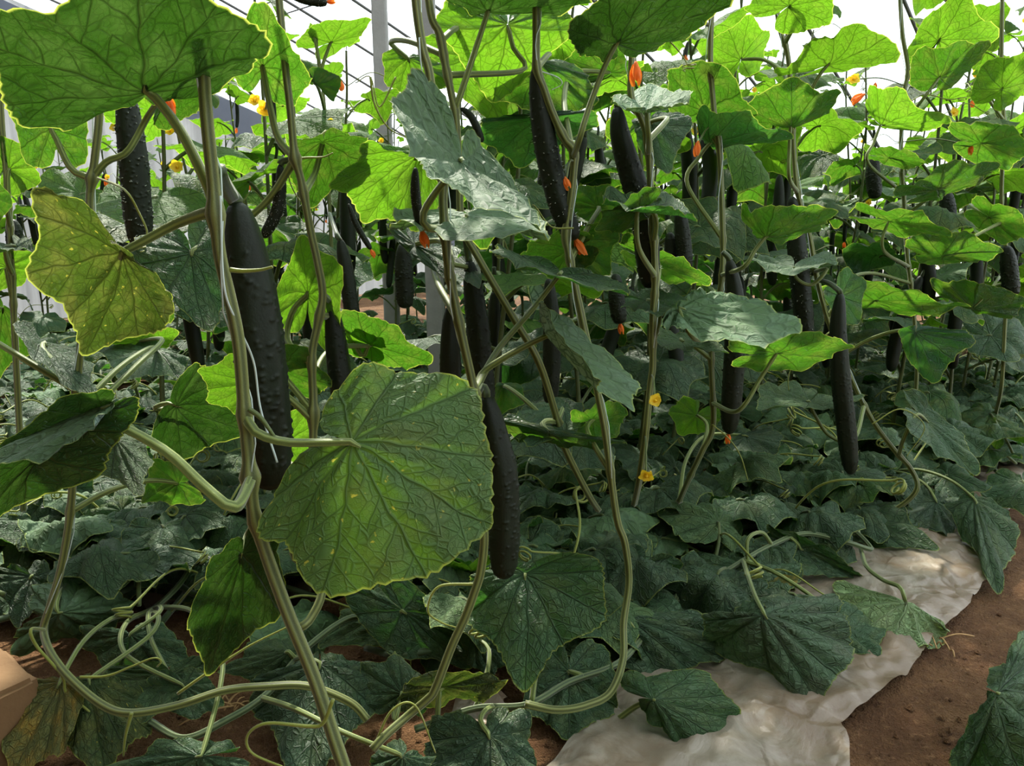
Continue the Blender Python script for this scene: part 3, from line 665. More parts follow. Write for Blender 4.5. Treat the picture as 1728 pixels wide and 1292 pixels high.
# --- small vines
h('topped', 1.7, 'd', 'young', dict(B=(558, 71), T=(620, 36, 6), L=(540, 36, 4), R=(598, 74)), [(541, 118), (549, 95)], 83)
h('topped', 1.7, 'd', 'young', dict(B=(530, 60), T=(523, 38), L=(520, 52), R=(532, 45)), None, 84, nr=8, na=40)
h('topped', 1.6, 'd', 'mid', dict(B=(530, 140), T=(560, 170), L=(515, 110), R=(575, 130)), None, 85)
h('margin', 1.2, 'd', 'young', dict(B=(15, 285), T=(60, 250), L=(-20, 230), R=(60, 310)), None, 86)
h('margin', 1.1, 'd', 'mid', dict(B=(-15, 330), T=(22, 345), L=(-10, 300), R=(-5, 375)), None, 87)
h('margin', 1.2, 'd', 'young', dict(B=(10, 450), T=(60, 430), L=(0, 420), R=(40, 480)), None, 88)
h('margin', 1.1, 'u', 'dusty', dict(B=(25, 415, 3), T=(55, 420, -5), L=(50, 402, 5), R=(0, 425, -6)), None, 89)

# ------------------------------------------------------------------ cucumbers one can point at
def hc(label, Y, pts, rad, stalk=None, **k):
    return cucumber(label, [P(x, y, Y + (d[0] / 100 if d else 0)) for x, y, *d in pts], rad, stalk and [P(x, y, Y + (d[0] / 100 if d else 0)) for x, y, *d in stalk], **k)
hc('largest fat dark cucumber hanging beside the thick pale stem of the nearest vine', .64, [(399, 342), (414, 420), (430, 520), (441, 620), (450, 720), (458, 825)], .0206, [(371, 285, -6), (378, 308, -4), (392, 333)], seed=1, warts=260)
hc('warty cucumber hanging under the big leaf in the upper left corner', 1.0, [(209, 140), (217, 200), (225, 270), (231, 340), (238, 420)], .0170, seed=2, warts=320, spines=160)
hc('small curved cucumber bristling with pale spines, hooked on the slim vine', .84, [(473, 277), (474, 305), (472, 335), (464, 365), (444, 401)], .0063, [(498, 266), (487, 270), (477, 272)], seed=3, warts=240, spines=240)
hc('slender dark cucumber hanging low from the slim vine, left of the largest round leaf', .86, [(560, 518), (565, 560), (572, 620), (580, 680), (583, 745)], .0134, [(546, 498, -4), (556, 508)], seed=4)
hc('smooth brownish green cucumber just left of the middle vine, above the largest round leaf', .90, [(762, 512), (760, 560), (760, 620), (761, 680), (763, 735)], .0128, [(768, 500, -8), (766, 508, -3)], seed=5, warts=60)
hc('long dark cucumber just right of the middle vine, its top behind a small drooping leaf', 1.0, [(792, 440), (800, 500), (807, 560), (812, 620), (822, 690)], .0155, [(785, 400, -2), (790, 430)], seed=6)
hc('thick cucumber with a pale stalk hanging right of the largest round leaf', .82, [(820, 668), (834, 730), (847, 800), (851, 880), (850, 975)], .0180, [(804, 665, -2), (811, 652), (819, 657)], seed=7, warts=220)
hc('long warty cucumber with an orange withered flower hanging at upper centre', .99, [(904, 112), (911, 180), (922, 250), (938, 320), (956, 375), (972, 404)], .0150, None, seed=8, warts=320, spines=120, flower=.022)
hc('long bent cucumber hanging right of upper centre, smooth above and warty below', 1.07, [(1041, 180), (1047, 230), (1064, 290), (1080, 340), (1090, 400), (1096, 486)], .0172, [(1066, 164, -2), (1052, 172), (1043, 176)], seed=9, warts=240, spines=60)
hc('thin young cucumber with an orange flower below the silvery folded leaf', .78, [(701, 283), (701, 325), (706, 362), (713, 390)], .0050, None, seed=10, spines=120, flower=.016)
hc('dark cucumber hanging behind the leaf right of the long bent cucumber', 1.4, [(1147, 350), (1152, 400), (1158, 458)], .0140, seed=11)
hc('short smooth cucumber top showing left of the dark one behind the bent cucumber', 1.42, [(1130, 392), (1132, 420), (1134, 470)], .0120, seed=12)
hc('cucumber hanging through the shade behind the bluish flat leaf', 1.25, [(1231, 438), (1240, 500), (1241, 560), (1237, 640), (1230, 732)], .0168, [(1219, 425), (1227, 432)], seed=13, flower=.016)
hc('straight warty cucumber behind the pale leaf on the leaning vine', 1.5, [(1336, 332), (1343, 400), (1350, 470), (1357, 540), (1361, 575)], .0185, seed=14, warts=280, spines=60)
hc('tapering cucumber whose top is covered by a small hanging leaf on the right', 1.36, [(1418, 494), (1414, 560), (1419, 640), (1428, 720), (1436, 800)], .0168, [(1379, 472, 8), (1400, 478, 4), (1416, 490)], seed=15)
hc('slim cucumber tilted behind the slim vine, near left centre', 1.3, [(574, 404), (583, 450), (591, 505), (599, 560)], .0130, [(556, 360, 10), (568, 395)], seed=16)
hc('dark cucumber left of the concrete post in the middle', 1.4, [(680, 410), (682, 460), (684, 520)], .0165, seed=17)
hc('cucumber hanging in shade below the arched leaf near the centre', 1.25, [(926, 470), (930, 530), (931, 600), (928, 682)], .0150, seed=18)
hc('cucumber with a red withered flower in the shade right of the arched leaf', 1.35, [(1039, 462), (1041, 510), (1047, 546)], .0140, seed=19, flower=.018)
hc('thin curved cucumber with a red flower, left of the silvery folded leaf', 1.3, [(588, 344), (602, 380), (626, 421)], .0050, seed=20, spines=60, flower=.014)
hc('thin bent young cucumber above the shaded leaf at upper centre', 1.0, [(777, 182), (792, 193), (803, 212), (814, 240)], .0046, [(768, 190), (772, 183)], seed=21)
hc('thin dark young cucumber at the left edge in front of the grey film', 1.22, [(20, 262), (36, 283), (51, 322)], .0050, [(10, 268), (16, 262)], seed=22)
hc('young cucumber end with a dry flower poking in at the top of the picture', 1.25, [(488, -8), (515, 0), (540, 4), (552, 3)], .0062, seed=23, flower=.012, spines=80)
hc('cucumber hanging in the far right shade beside the edge vine', 1.85, [(1699, 415), (1703, 455), (1708, 500)], .0185, seed=24)
hc('darker one of two cucumbers side by side behind the upright vine', 1.9, [(1474, 262), (1473, 295), (1477, 335)], .0165, seed=25)
hc('warty cucumber under the leaf just right of the upright vine', 1.95, [(1597, 322), (1599, 350), (1602, 390)], .0185, seed=26)
hc('dark hanging cucumber beside the left edge vine, below its curled leaf', 1.3, [(20, 370), (25, 400), (28, 440)], .0130, seed=27)

# ------------------------------------------------------------------ flowers, tendrils
def pf(key, x, y, dY, size, withered, d=(0, 0, -1), seed=0):
    D = VINES[key]; b = P(x, y, D['Y'] + dY / 100)
    n = D['curve'][int(np.argmin(np.linalg.norm(D['curve'] - b - np.array([0, 0, .02]), axis=1)))]
    fl = flower_part(D['root'], b, d, size, withered, seed)
    v, f = stem_tube([n, (n + b) / 2 + [0, 0, .01], b + np.asarray(d) * .002], .0012, .0016, 6, 0, .008)
    obj('flower_stalk', v, f, [M['petiole']], fl)
pf('front', 283, 160, 3, .016, True, (.1, 0, -1), 1)
pf('bent', 1073, 108, -4, .026, True, (.1, 0, -1), 2)
pf('bent', 1105, 676, -8, .016, False, (0, -.8, .3), 3)
pf('bent', 1090, 800, -6, .018, False, (0, -.8, -.4), 4)
pf('slim', 449, 185, 30, .020, False, (0, -1, 0), 5)
pf('topped', 559, 208, -4, .020, False, (0, -1, -.2), 6)
pf('upright', 1440, 135, -10, .022, False, (-.3, -.8, .3), 7)
pf('upright', 1457, 160, -10, .030, True, (-.7, 0, -.5), 8)
pf('blue', 1178, 240, -4, .020, True, (0, 0, -1), 9)
pf('upright', 1640, 245, -4, .020, True, (0, 0, -1), 10)
pf('arch', 954, 300, -3, .014, True, (.4, 0, -1), 11)
pf('arch', 947, 50, 30, .016, True, (-1, 0, 0), 12)
def ht(key, Y, pts, r=.0011, turns=0, rad=.006, axis=(0, 0, -1), mat='tendril'):
    tendril(VINES[key]['root'], [P(x, y, Y + (d[0] / 100 if d else 0)) for x, y, *d in pts], r, turns, rad, axis, mat)
ht('front', .56, [(388, 455), (410, 457), (440, 455), (460, 450)], .0016)
ht('front', .55, [(420, 690), (440, 705), (462, 735), (470, 745)], .0018, mat='petiole')
ht('left', .80, [(165, 300, 10), (210, 320), (235, 360), (248, 390), (245, 408), (232, 412)], .0012, 2, .006)
ht('left', .86, [(75, 1062, 5), (52, 1062), (62, 1090), (105, 1140), (112, 1170), (150, 1200), (172, 1235), (178, 1255)], .0018, 2, .008)
ht('left', .80, [(222, 1203), (212, 1240), (208, 1275)], .0020)
ht('left', .80, [(135, 1142), (180, 1140), (220, 1125), (258, 1110), (272, 1115), (265, 1125)], .0015)
ht('left', .80, [(300, 1170), (350, 1135), (420, 1090), (490, 1055)], .0016)
ht('front', .52, [(562, 1180), (545, 1220), (520, 1225), (450, 1220), (418, 1240), (425, 1270), (480, 1295)], .0014)
ht('slim', .84, [(498, 268), (520, 266), (545, 265), (562, 258)], .0012)
ht('slim', 1.0, [(550, 220), (490, 280, -5), (500, 330), (525, 350), (540, 345)], .001)
ht('middle', .82, [(804, 700), (806, 690), (700, 880, 2), (640, 990, 3)], .0012)
ht('middle', .80, [(802, 985), (740, 990), (722, 1030), (745, 1050), (775, 1060)], .0016)
ht('middle', .78, [(630, 1262), (660, 1200), (700, 1190), (735, 1270)], .0014)
ht('second', 1.0, [(668, 130), (640, 180), (625, 130), (600, 140)], .0010)
ht('second', 1.0, [(625, 130), (632, 175), (655, 215), (685, 232)], .0014)
ht('arch', .95, [(968, 385), (930, 382), (905, 350), (898, 345)], .001)
ht('arch', .98, [(905, 118), (940, 130), (948, 142), (930, 152)], .0008, mat='string')
ht('bent', 1.1, [(1110, 50), (1140, 80), (1155, 100), (1160, 110)], .001, 2, .010)
ht('blue', 1.2, [(1202, 716), (1230, 740), (1250, 770), (1262, 810)], .0012)
ht('upright', 1.7, [(1522, 180), (1560, 160), (1600, 168), (1620, 165)], .0011, 2, .008)
ht('leaning', 1.45, [(1400, 560), (1350, 600), (1330, 640), (1340, 700)], .0012)
ht('leaning', 1.4, [(1472, 715), (1520, 690), (1560, 720), (1530, 770)], .0012)
finish_vines()
# ------------------------------------------------------------------ vines creeping over the soil
def creeper(key, label, pts, r=.0042, mat='stem_dark'):
    c = [G(x, y, z / 100) for x, y, z in pts]
    root = thing('creeping_vine', label, 'vine', c[0])
    VINES[key] = dict(root=root, Y=1, curve=catmull(c, 120), c=c, nodes=[])
    v, f = stem_tube(c, r, r, 20, .14, .008)
    obj('stem', v, f, [M[mat]], root, ribs=20)
def gl(key, side, mat, lm, stalk=None, seed=0, nr=16, na=84, quilt=1.7, wave=1.1, label=None):
    L = {k: G(v[0], v[1], v[2] / 100) for k, v in lm.items()}
    return grow_leaf(VINES[key], L, side, mat, stalk and [G(x, y, z / 100) for x, y, z in stalk], seed, nr, na, quilt, wave, None, label, .0032)
creeper('gleft', 'old vine length lying across the soil at the left, behind the thin left vine', [(-30, 900, 8), (60, 912, 9), (150, 915, 9), (230, 905, 10), (300, 920, 9), (318, 960, 7), (280, 1010, 5), (230, 1040, 3), (150, 1050, 2)])
creeper('gmid', 'old vine length on the soil below the largest round leaf', [(250, 1215, 3), (310, 1245, 3), (380, 1215, 4), (450, 1170, 5), (520, 1090, 6), (600, 1040, 7), (660, 1075, 5), (700, 1050, 6), (760, 1010, 5)])
creeper('gcentre', 'old vine length coiled on the soil below the hanging dark leaf at centre', [(700, 1230, 3), (800, 1195, 4), (890, 1188, 5), (960, 1150, 5), (1040, 1120, 5), (1085, 1075, 5), (1140, 1010, 6), (1120, 960, 6), (1060, 950, 7)])
creeper('gright', 'long old vine stretched beside the mulch sheet at the lower right', [(1100, 1030, 5), (1160, 1005, 6), (1230, 960, 8), (1300, 920, 9), (1360, 900, 9), (1430, 915, 7), (1470, 925, 5), (1420, 880, 8), (1330, 850, 9)])
creeper('gfar', 'old vine length on the soil at the right beyond the mulch sheet corner', [(1380, 830, 8), (1450, 800, 9), (1530, 790, 8), (1600, 760, 9), (1660, 745, 9), (1740, 760, 6)])
g_ = gl
g_('gright', 'u', 'brown', dict(B=(1290, 1036, 12), T=(1378, 1186, 1), L=(1208, 1085, 4), R=(1440, 1090, 5), l=(1222, 1034, 9), r=(1392, 1008, 10), p=(1310, 1155, 2)), [(1262, 945, 9), (1272, 1000, 12)], 201, 22, 110, wave=.6)
g_('gright', 'u', 'low', dict(B=(1262, 952, 8), T=(1265, 1055, 1), L=(1178, 1005, 3), R=(1345, 985, 5), l=(1190, 930, 7), r=(1318, 935, 7)), [(1300, 918, 9), (1285, 898, 12), (1262, 910, 12)], 202, 18, 90)
g_('gright', 'u', 'dark', dict(B=(1448, 876, 6), T=(1584, 928, 3), L=(1500, 850, 8), R=(1475, 922, 2), l=(1416, 880, 5)), [(1440, 905, 6)], 203)
g_('gright', 'u', 'low', dict(B=(1350, 925, 7), T=(1455, 975, 2), L=(1400, 925, 8), R=(1345, 970, 4)), None, 204)
g_('gright', 'u', 'low', dict(B=(1420, 1050, 4), T=(1480, 1110, 1), L=(1405, 1090, 2), R=(1485, 1060, 2)), None, 205)
g_('gright', 'u', 'yellow', dict(B=(1310, 990, 5), T=(1350, 975, 6), L=(1320, 1010, 3), R=(1322, 970, 7)), None, 206, nr=10, na=50)
g_('gfar', 'u', 'dark', dict(B=(1645, 842, 9), T=(1682, 1000, 0), L=(1622, 905, 3), R=(1715, 932, 2), l=(1603, 845, 8), r=(1692, 858, 7)), None, 207)
g_('gfar', 'u', 'low', dict(B=(1700, 730, 8), T=(1760, 790, 3), L=(1650, 760, 6), R=(1760, 735, 8)), None, 208)
g_('gfar', 'u', 'low', dict(B=(1580, 845, 6), T=(1600, 905, 2), L=(1535, 885, 3), R=(1630, 870, 4)), None, 209)
g_('gfar', 'u', 'low', dict(B=(1480, 760, 10), T=(1420, 800, 6), L=(1500, 800, 6), R=(1430, 755, 12)), None, 210)
g_('gfar', 'u', 'low', dict(B=(1655, 690, 10), T=(1700, 740, 6), L=(1640, 740, 6), R=(1710, 700, 10)), None, 211)
g_('gcentre', 'u', 'dark', dict(B=(886, 968, 20), T=(886, 1158, 9), L=(792, 1035, 15), R=(1016, 1040, 16), l=(822, 962, 20), r=(985, 930, 23), a=(845, 990, 19)), [(900, 1190, 5), (905, 1100, 10), (895, 1000, 16)], 212, 24, 120, quilt=1.2, wave=.6, label='broad hanging dark leaf facing forward')
g_('gcentre', 'u', 'low', dict(B=(1056, 1040, 8), T=(1120, 1155, 0), L=(985, 1095, 2), R=(1212, 1112, 2), l=(990, 1050, 4), r=(1165, 1036, 6)), None, 213, 18, 90)
g_('gcentre', 'u', 'low', dict(B=(960, 1132, 5), T=(960, 1248, 0), L=(884, 1200, 1), R=(1045, 1195, 2)), None, 214)
g_('gcentre', 'u', 'low', dict(B=(826, 1240, 5), T=(830, 1370, 0), L=(726, 1295, 1), R=(902, 1290, 1), l=(738, 1212, 4), r=(868, 1196, 5)), None, 215)
g_('gcentre', 'u', 'low', dict(B=(1005, 870, 11), T=(960, 930, 5), L=(1110, 868, 9), R=(955, 880, 8), l=(1060, 830, 13), r=(1000, 835, 13)), None, 216)
g_('gcentre', 'u', 'low', dict(B=(1080, 960, 9), T=(1040, 1020, 3), L=(1130, 1000, 5), R=(1000, 965, 8)), None, 217)
g_('gcentre', 'u', 'olive', dict(B=(742, 1162, 8), T=(858, 1152, 9), L=(790, 1128, 11), R=(775, 1186, 5)), [(732, 1165, 9)], 218, wave=1.6, label='curled yellow-green leaf')
g_('gcentre', 'u', 'low', dict(B=(800, 1075, 9), T=(830, 1145, 4), L=(788, 1110, 6), R=(860, 1110, 6)), None, 219)
g_('gmid', 'u', 'low', dict(B=(680, 1030, 10), T=(790, 1128, 3), L=(652, 1095, 5), R=(772, 1048, 8)), None, 220)
g_('gmid', 'u', 'dusty', dict(B=(665, 1018, 9), T=(545, 1090, 3), L=(672, 1085, 5), R=(590, 1026, 7), l=(722, 1010, 9)), None, 221)  # dust tone doubles as a painted sun patch
g_('gmid', 'u', 'low', dict(B=(540, 1118, 8), T=(520, 1330, 0), L=(430, 1205, 2), R=(632, 1205, 3), l=(460, 1135, 6), r=(612, 1116, 6)), None, 222, 20, 100)
g_('gmid', 'u', 'low', dict(B=(678, 1170, 6), T=(672, 1104, 9), L=(614, 1128, 7), R=(726, 1162, 6), l=(622, 1200, 3), r=(705, 1205, 3)), [(690, 1215, 3), (665, 1212, 4)], 223)
g_('gmid', 'u', 'dusty', dict(B=(487, 1099, 7), T=(372, 1132, 4), L=(450, 1154, 3), R=(430, 1086, 6), l=(510, 1122, 4), r=(502, 1085, 6)), None, 224)  # whitish dust stands in for sunlight here
g_('gmid', 'u', 'low', dict(B=(690, 985, 9), T=(640, 1008, 5), L=(720, 1005, 6), R=(660, 972, 10)), None, 225)
g_('gmid', 'd', 'young', dict(B=(795, 965, 10), T=(720, 985, 6), L=(760, 985, 6), R=(740, 955, 12)), None, 226)
g_('gmid', 'u', 'low', dict(B=(680, 1275, 5), T=(640, 1340, 1), L=(720, 1310, 2), R=(625, 1290, 2), l=(720, 1275, 3)), None, 227)
g_('gleft', 'u', 'low', dict(B=(218, 1070, 8), T=(200, 1140, 2), L=(138, 1082, 5), R=(312, 1112, 4), l=(160, 1062, 7), r=(268, 1058, 7)), None, 228)
g_('gleft', 'u', 'pale_glare', dict(B=(98, 1034, 10), T=(230, 1010, 7), L=(142, 978, 11), R=(172, 1064, 4), l=(62, 1000, 8), r=(22, 1084, 3)), [(110, 950, 9), (102, 1000, 11)], 229, 20, 96, quilt=1.8)  # pale material paints in the sun falling on this leaf
g_('gleft', 'u', 'low', dict(B=(50, 972, 10), T=(30, 1058, 4), L=(-20, 985, 8), R=(84, 1000, 8), l=(0, 955, 10)), None, 230)
g_('gleft', 'u', 'yellow', dict(B=(100, 1152, 9), T=(20, 1310, 1), L=(5, 1190, 6), R=(108, 1265, 3), l=(50, 1148, 8)), None, 231, label='yellowing leaf')
g_('gleft', 'u', 'olive', dict(B=(150, 1146, 8), T=(180, 1310, 1), L=(85, 1235, 3), R=(248, 1240, 2), l=(105, 1150, 7), r=(228, 1162, 5)), None, 232, 20, 96)
g_('gleft', 'u', 'dusty', dict(B=(285, 1138, 6), T=(235, 1222, 3), L=(160, 1150, 5), R=(335, 1150, 5), l=(215, 1120, 7)), None, 233)  # sunlit look put into the colour by the dust coat
g_('gleft', 'u', 'low', dict(B=(310, 1156, 6), T=(330, 1214, 3), L=(258, 1192, 3), R=(376, 1186, 4)), None, 234)
g_('gleft', 'u', 'low', dict(B=(340, 1275, 6), T=(165, 1305, 3), L=(325, 1335, 2), R=(290, 1250, 6), l=(420, 1292, 4), r=(405, 1260, 5)), None, 235)
g_('gleft', 'u', 'low', dict(B=(322, 884, 7), T=(398, 912, 4), L=(350, 865, 8), R=(310, 925, 3), l=(275, 872, 7), r=(275, 905, 5)), None, 236)
g_('gleft', 'u', 'dusty', dict(B=(258, 858, 8), T=(175, 888, 5), L=(240, 894, 5), R=(212, 850, 8)), None, 237)
g_('gleft', 'u', 'low', dict(B=(275, 955, 7), T=(245, 995, 4), L=(310, 985, 5), R=(232, 960, 6)), None, 238)
g_('gleft', 'u', 'low', dict(B=(60, 850, 9), T=(110, 830, 11), L=(60, 815, 12), R=(110, 860, 8)), None, 239)
g_('gleft', 'u', 'low', dict(B=(180, 950, 7), T=(130, 990, 4), L=(200, 985, 4), R=(125, 945, 8)), None, 240)

# leaves that lie loose
def loose(label, side, mat, lm, stalk, seed, nr=18, na=90, quilt=1.0, wave=.8):
    L = {k: G(v[0], v[1], v[2] / 100) for k, v in lm.items()}
    root = thing('fallen_leaf', label, 'leaf', L['B'])
    blade('blade', L, side, mat, root, nr, na, seed, quilt, wave)
    v, f = stalk_tube([G(x, y, z / 100) for x, y, z in stalk] + [L['B']], .0038, .003)
    obj('leaf_stalk', v, f, [M['petiole']], root, ribs=15)
loose('limp pale green leaf showing its ribbed underside, collapsed on the edge of the mulch sheet', 'd', 'pale',
      dict(B=(1530, 1020, 5), T=(1490, 1098, 0.5), L=(1412, 1045, 1), R=(1594, 1084, 0.5), l=(1422, 982, 3), r=(1568, 1046, 3), p=(1440, 1080, .5), q=(1552, 1102, .5)), [(1452, 925, 4), (1462, 955, 6), (1490, 978, 7), (1518, 990, 8), (1526, 1008, 7)], 301, quilt=1.8, wave=1.2)
loose('green leaf lying alone on the pale mulch sheet in the bottom foreground', 'u', 'dark',
      dict(B=(1105, 1180, 7), T=(1264, 1220, 1), L=(1178, 1136, 7), R=(1160, 1260, .5), l=(1044, 1148, 6), r=(1092, 1205, 4)), [(1040, 1215, 1), (1075, 1190, 4)], 302)
loose('big blue-green leaf on the bare soil in the bottom right corner', 'u', 'dark',
      dict(B=(1682, 1168, 10), T=(1810, 1290, 3), L=(1770, 1095, 8), R=(1640, 1310, .5), l=(1702, 1102, 8), r=(1622, 1258, 2)), [(1760, 1220, 1), (1720, 1195, 5)], 303, 22, 110, quilt=1.4)
# ------------------------------------------------------------------ the greenhouse
RD = np.array([.66, .751, 0]); RN = np.array([-.751, .66, 0])      # along the rows / across them
ROW0 = np.array([-.19, .58, 0])
def roof_z(s): return 2.55 - .20 * s - .02 * s * np.maximum(s, 0)
def sheet(nu, nv, fn):
    v = [fn(i / (nu - 1), j / (nv - 1)) for i in range(nu) for j in range(nv)]
    f = [(i * nv + j, (i + 1) * nv + j, (i + 1) * nv + j + 1, i * nv + j + 1) for i in range(nu - 1) for j in range(nv - 1)]
    uv = [(i / (nu - 1), j / (nv - 1)) for i in range(nu) for j in range(nv)]
    return v, f, uv
S0, S1, A0, A1 = -2.2, 7.3, -8.5, 6.0
def roof_pt(u, w):
    s = S0 + (S1 - S0) * w; a = A0 + (A1 - A0) * u
    p = RD * s + RN * a; z = max(float(roof_z(s)), 0.0)
    return (p[0], p[1], z + .012 * math.cos(u * 14.5 / .55 * 2 * math.pi))
v, f, uv = sheet(200, 60, roof_pt)
o = obj('ceiling', v, f, [M['roof']], uv=uv); o['kind'] = 'structure'
def gable_pt(u, w):
    s = S0 + (S1 - S0) * u; p = RD * s + RN * (A1 - .02 + .03 * math.sin(u * 60) * (1 - w) + .4 * (1 - w) ** 2 * 0)
    return (p[0], p[1], (roof_z(s) - .02) * w if roof_z(s) > .1 else .1 * w)
v, f, uv = sheet(160, 24, gable_pt)
o = obj('wall_left', v, f, [M['gable']], uv=[(a * 8, b) for a, b in uv]); o['kind'] = 'structure'
def band_pt(u, w):
    s = 1.6 + 4.6 * u; p = RD * s + RN * (A1 - .08 + .02 * math.sin(u * 25))
    return (p[0], p[1], roof_z(s) - .05 - .27 * w - .02 * math.sin(u * 9))
v, f, uv = sheet(40, 4, band_pt)
o = obj('trim_1', v, f, [M['band']], uv=uv); o['kind'] = 'structure'
# the closed north side: a rendered wall behind the camera and a boarded roof leaning on it
def back_pt(u, w):
    p = RD * -2.2 + RN * (-8.5 + 14.5 * u)
    return (p[0], p[1], 2.99 * w)
v, f, uv = sheet(30, 8, back_pt)
o = obj('wall_back', v, f, [M['adobe']], uv=uv); o['kind'] = 'structure'
def nroof_pt(u, w):
    p = RD * (-2.2 + 1.5 * w) + RN * (-8.5 + 14.5 * u)
    return (p[0], p[1], float(roof_z(-2.2 + 1.5 * w)) - .05)
v, f, uv = sheet(30, 8, nroof_pt)
o = obj('trim_2', v, f, [M['adobe']], uv=uv); o['kind'] = 'structure'
for i, a in enumerate(np.arange(A0 + .3, A1, .42)):
    c = [RD * s + RN * a + np.array([0, 0, max(roof_z(s), 0) - .02]) for s in np.linspace(S0, 7.0, 40)]
    v, f = tube(c, .008, 6)
    o = obj('roof_bar', v, f, [M['bar']]); o['kind'] = 'structure'
for i, s in enumerate((.2, 2.7, 5.0)):
    c = [RD * s + RN * a + np.array([0, 0, roof_z(s) - .035]) for a in np.linspace(A0, A1 - .1, 10)]
    v, f = tube(c, .004, 6)
    o = obj('roof_wire', v, f, [M['bar']]); o['kind'] = 'structure'

# soil
def soil_pt(u, w):
    x = -9 + 18 * u; y = -3 + 16 * w
    return (x, y, -.012 + .008 * noise.noise((x * 2.1, y * 2.1, 0)) + .004 * noise.noise((x * 9, y * 9, 3)))
v, f, uv = sheet(240, 220, soil_pt)
o = obj('ground', v, f, [M['soil']], uv=uv); o['kind'] = 'structure'

# crumbs and clods strewn over the bare soil
def crumbs():
    r_ = np.random.default_rng(4); g = Geo()
    ico = [(0, 0, 1), (.9, 0, .2), (.28, .85, .2), (-.72, .52, .25), (-.72, -.52, .2), (.28, -.85, .25), (0, 0, -.4)]
    fc = [(0, 1, 2), (0, 2, 3), (0, 3, 4), (0, 4, 5), (0, 5, 1), (6, 2, 1), (6, 3, 2), (6, 4, 3), (6, 5, 4), (6, 1, 5)]
    n = 0
    while n < 3600:
        px, py = r_.uniform(-100, 1850), 620 + 760 * r_.random() ** .8
        p = G(px, py, 0)
        if p[1] > 3.5: continue
        s = .0012 + .0065 * r_.random() ** 6
        a = r_.uniform(0, 6.28); v = np.array(ico) * s * r_.uniform(.6, 1.3, (7, 1))
        x = v[:, 0] * math.cos(a) - v[:, 1] * math.sin(a); y = v[:, 0] * math.sin(a) + v[:, 1] * math.cos(a)
        z = -.012 + .008 * noise.noise((p[0] * 2.1, p[1] * 2.1, 0)) + .004 * noise.noise((p[0] * 9, p[1] * 9, 3))
        g.add(np.stack([x + p[0], y + p[1], v[:, 2] * .8 + z + s * .2], -1), fc); n += 1
    v, f, m = g.get()
    o = obj('soil_crumbs', v, f, [M['soil']], smooth=False); tag(o, 'loose reddish brown crumbs and clods on the bare soil', 'soil', None, 'stuff')
crumbs()
# mulch sheets: a strip with a ragged border, lying in wrinkles
def mulch(label, right, left, seed, nu=220, nv=56):
    A = catmull([G(x, y, 0) for x, y in right], nu); B = catmull([G(x, y, 0) for x, y in left], nu)
    r_ = np.random.default_rng(seed); ph = r_.uniform(0, 9, 3)
    def fn(i, j):
        u, w = i, j
        a = A[int(round(u * (nu - 1)))]; b = B[int(round(u * (nu - 1)))]
        p = a * (1 - w) + b * w
        d = (b - a); d = d / (np.linalg.norm(d) + 1e-9)
        e = noise.noise((u * 40, seed, 0)) * .007 * (1 - min(w * 6, 1)) + noise.noise((u * 9, seed, 5)) * .016 * (1 - min(w * 3, 1))
        p = p + d * e
        n1 = noise.noise((p[0] * 7 + ph[0], p[1] * 7, 1)); n2 = 1 - abs(noise.noise((p[0] * 22, p[1] * 22 + ph[1], 2)))
        n3 = 1 - abs(noise.noise((p[0] * 16 + n1 * 2, p[1] * 16 + ph[2], 4)))
        rim = min(w * 9, 1) * min((1 - w) * 9, 1)
        z = .006 + .010 * (n1 + .6) * rim + .006 * n2 ** 3 + .007 * n3 ** 4 * (1 - .6 * w)
        return (p[0], p[1], z)
    v, f, uv = sheet(nu, nv, fn)
    o = obj('mulch_sheet', v, f, [M['mulch']], uv=uv)
    return tag(o, label, 'plastic sheet')
mulch('wrinkled muddy white plastic mulch sheet along the right side of the row', [(1436, 1330), (1440, 1260), (1432, 1232), (1462, 1204), (1511, 1152), (1546, 1107), (1590, 1070), (1633, 1037), (1656, 995), (1668, 940), (1690, 890), (1745, 820), (1800, 740)],
      [(900, 1330), (960, 1260), (1010, 1190), (1060, 1120), (1110, 1060), (1160, 1000), (1210, 950), (1260, 905), (1310, 870), (1370, 830), (1430, 790), (1510, 730), (1590, 670)], 3)
mulch('grey pleated mulch strip lying on the soil behind the nearest stem', [(548, 985), (500, 1020), (400, 1005), (250, 1040)], [(520, 850), (470, 880), (360, 920), (200, 950)], 5, 80, 24)
mulch('dark wrinkled mulch scrap showing between the leaves at the bottom edge', [(895, 1330), (850, 1240), (850, 1180)], [(760, 1330), (760, 1230), (770, 1185)], 7, 50, 20)
mulch('bright patch of mulch sheet lying far back under the blue vine', [(1395, 690), (1330, 620), (1330, 575)], [(1240, 640), (1240, 600), (1260, 575)], 9, 50, 24)

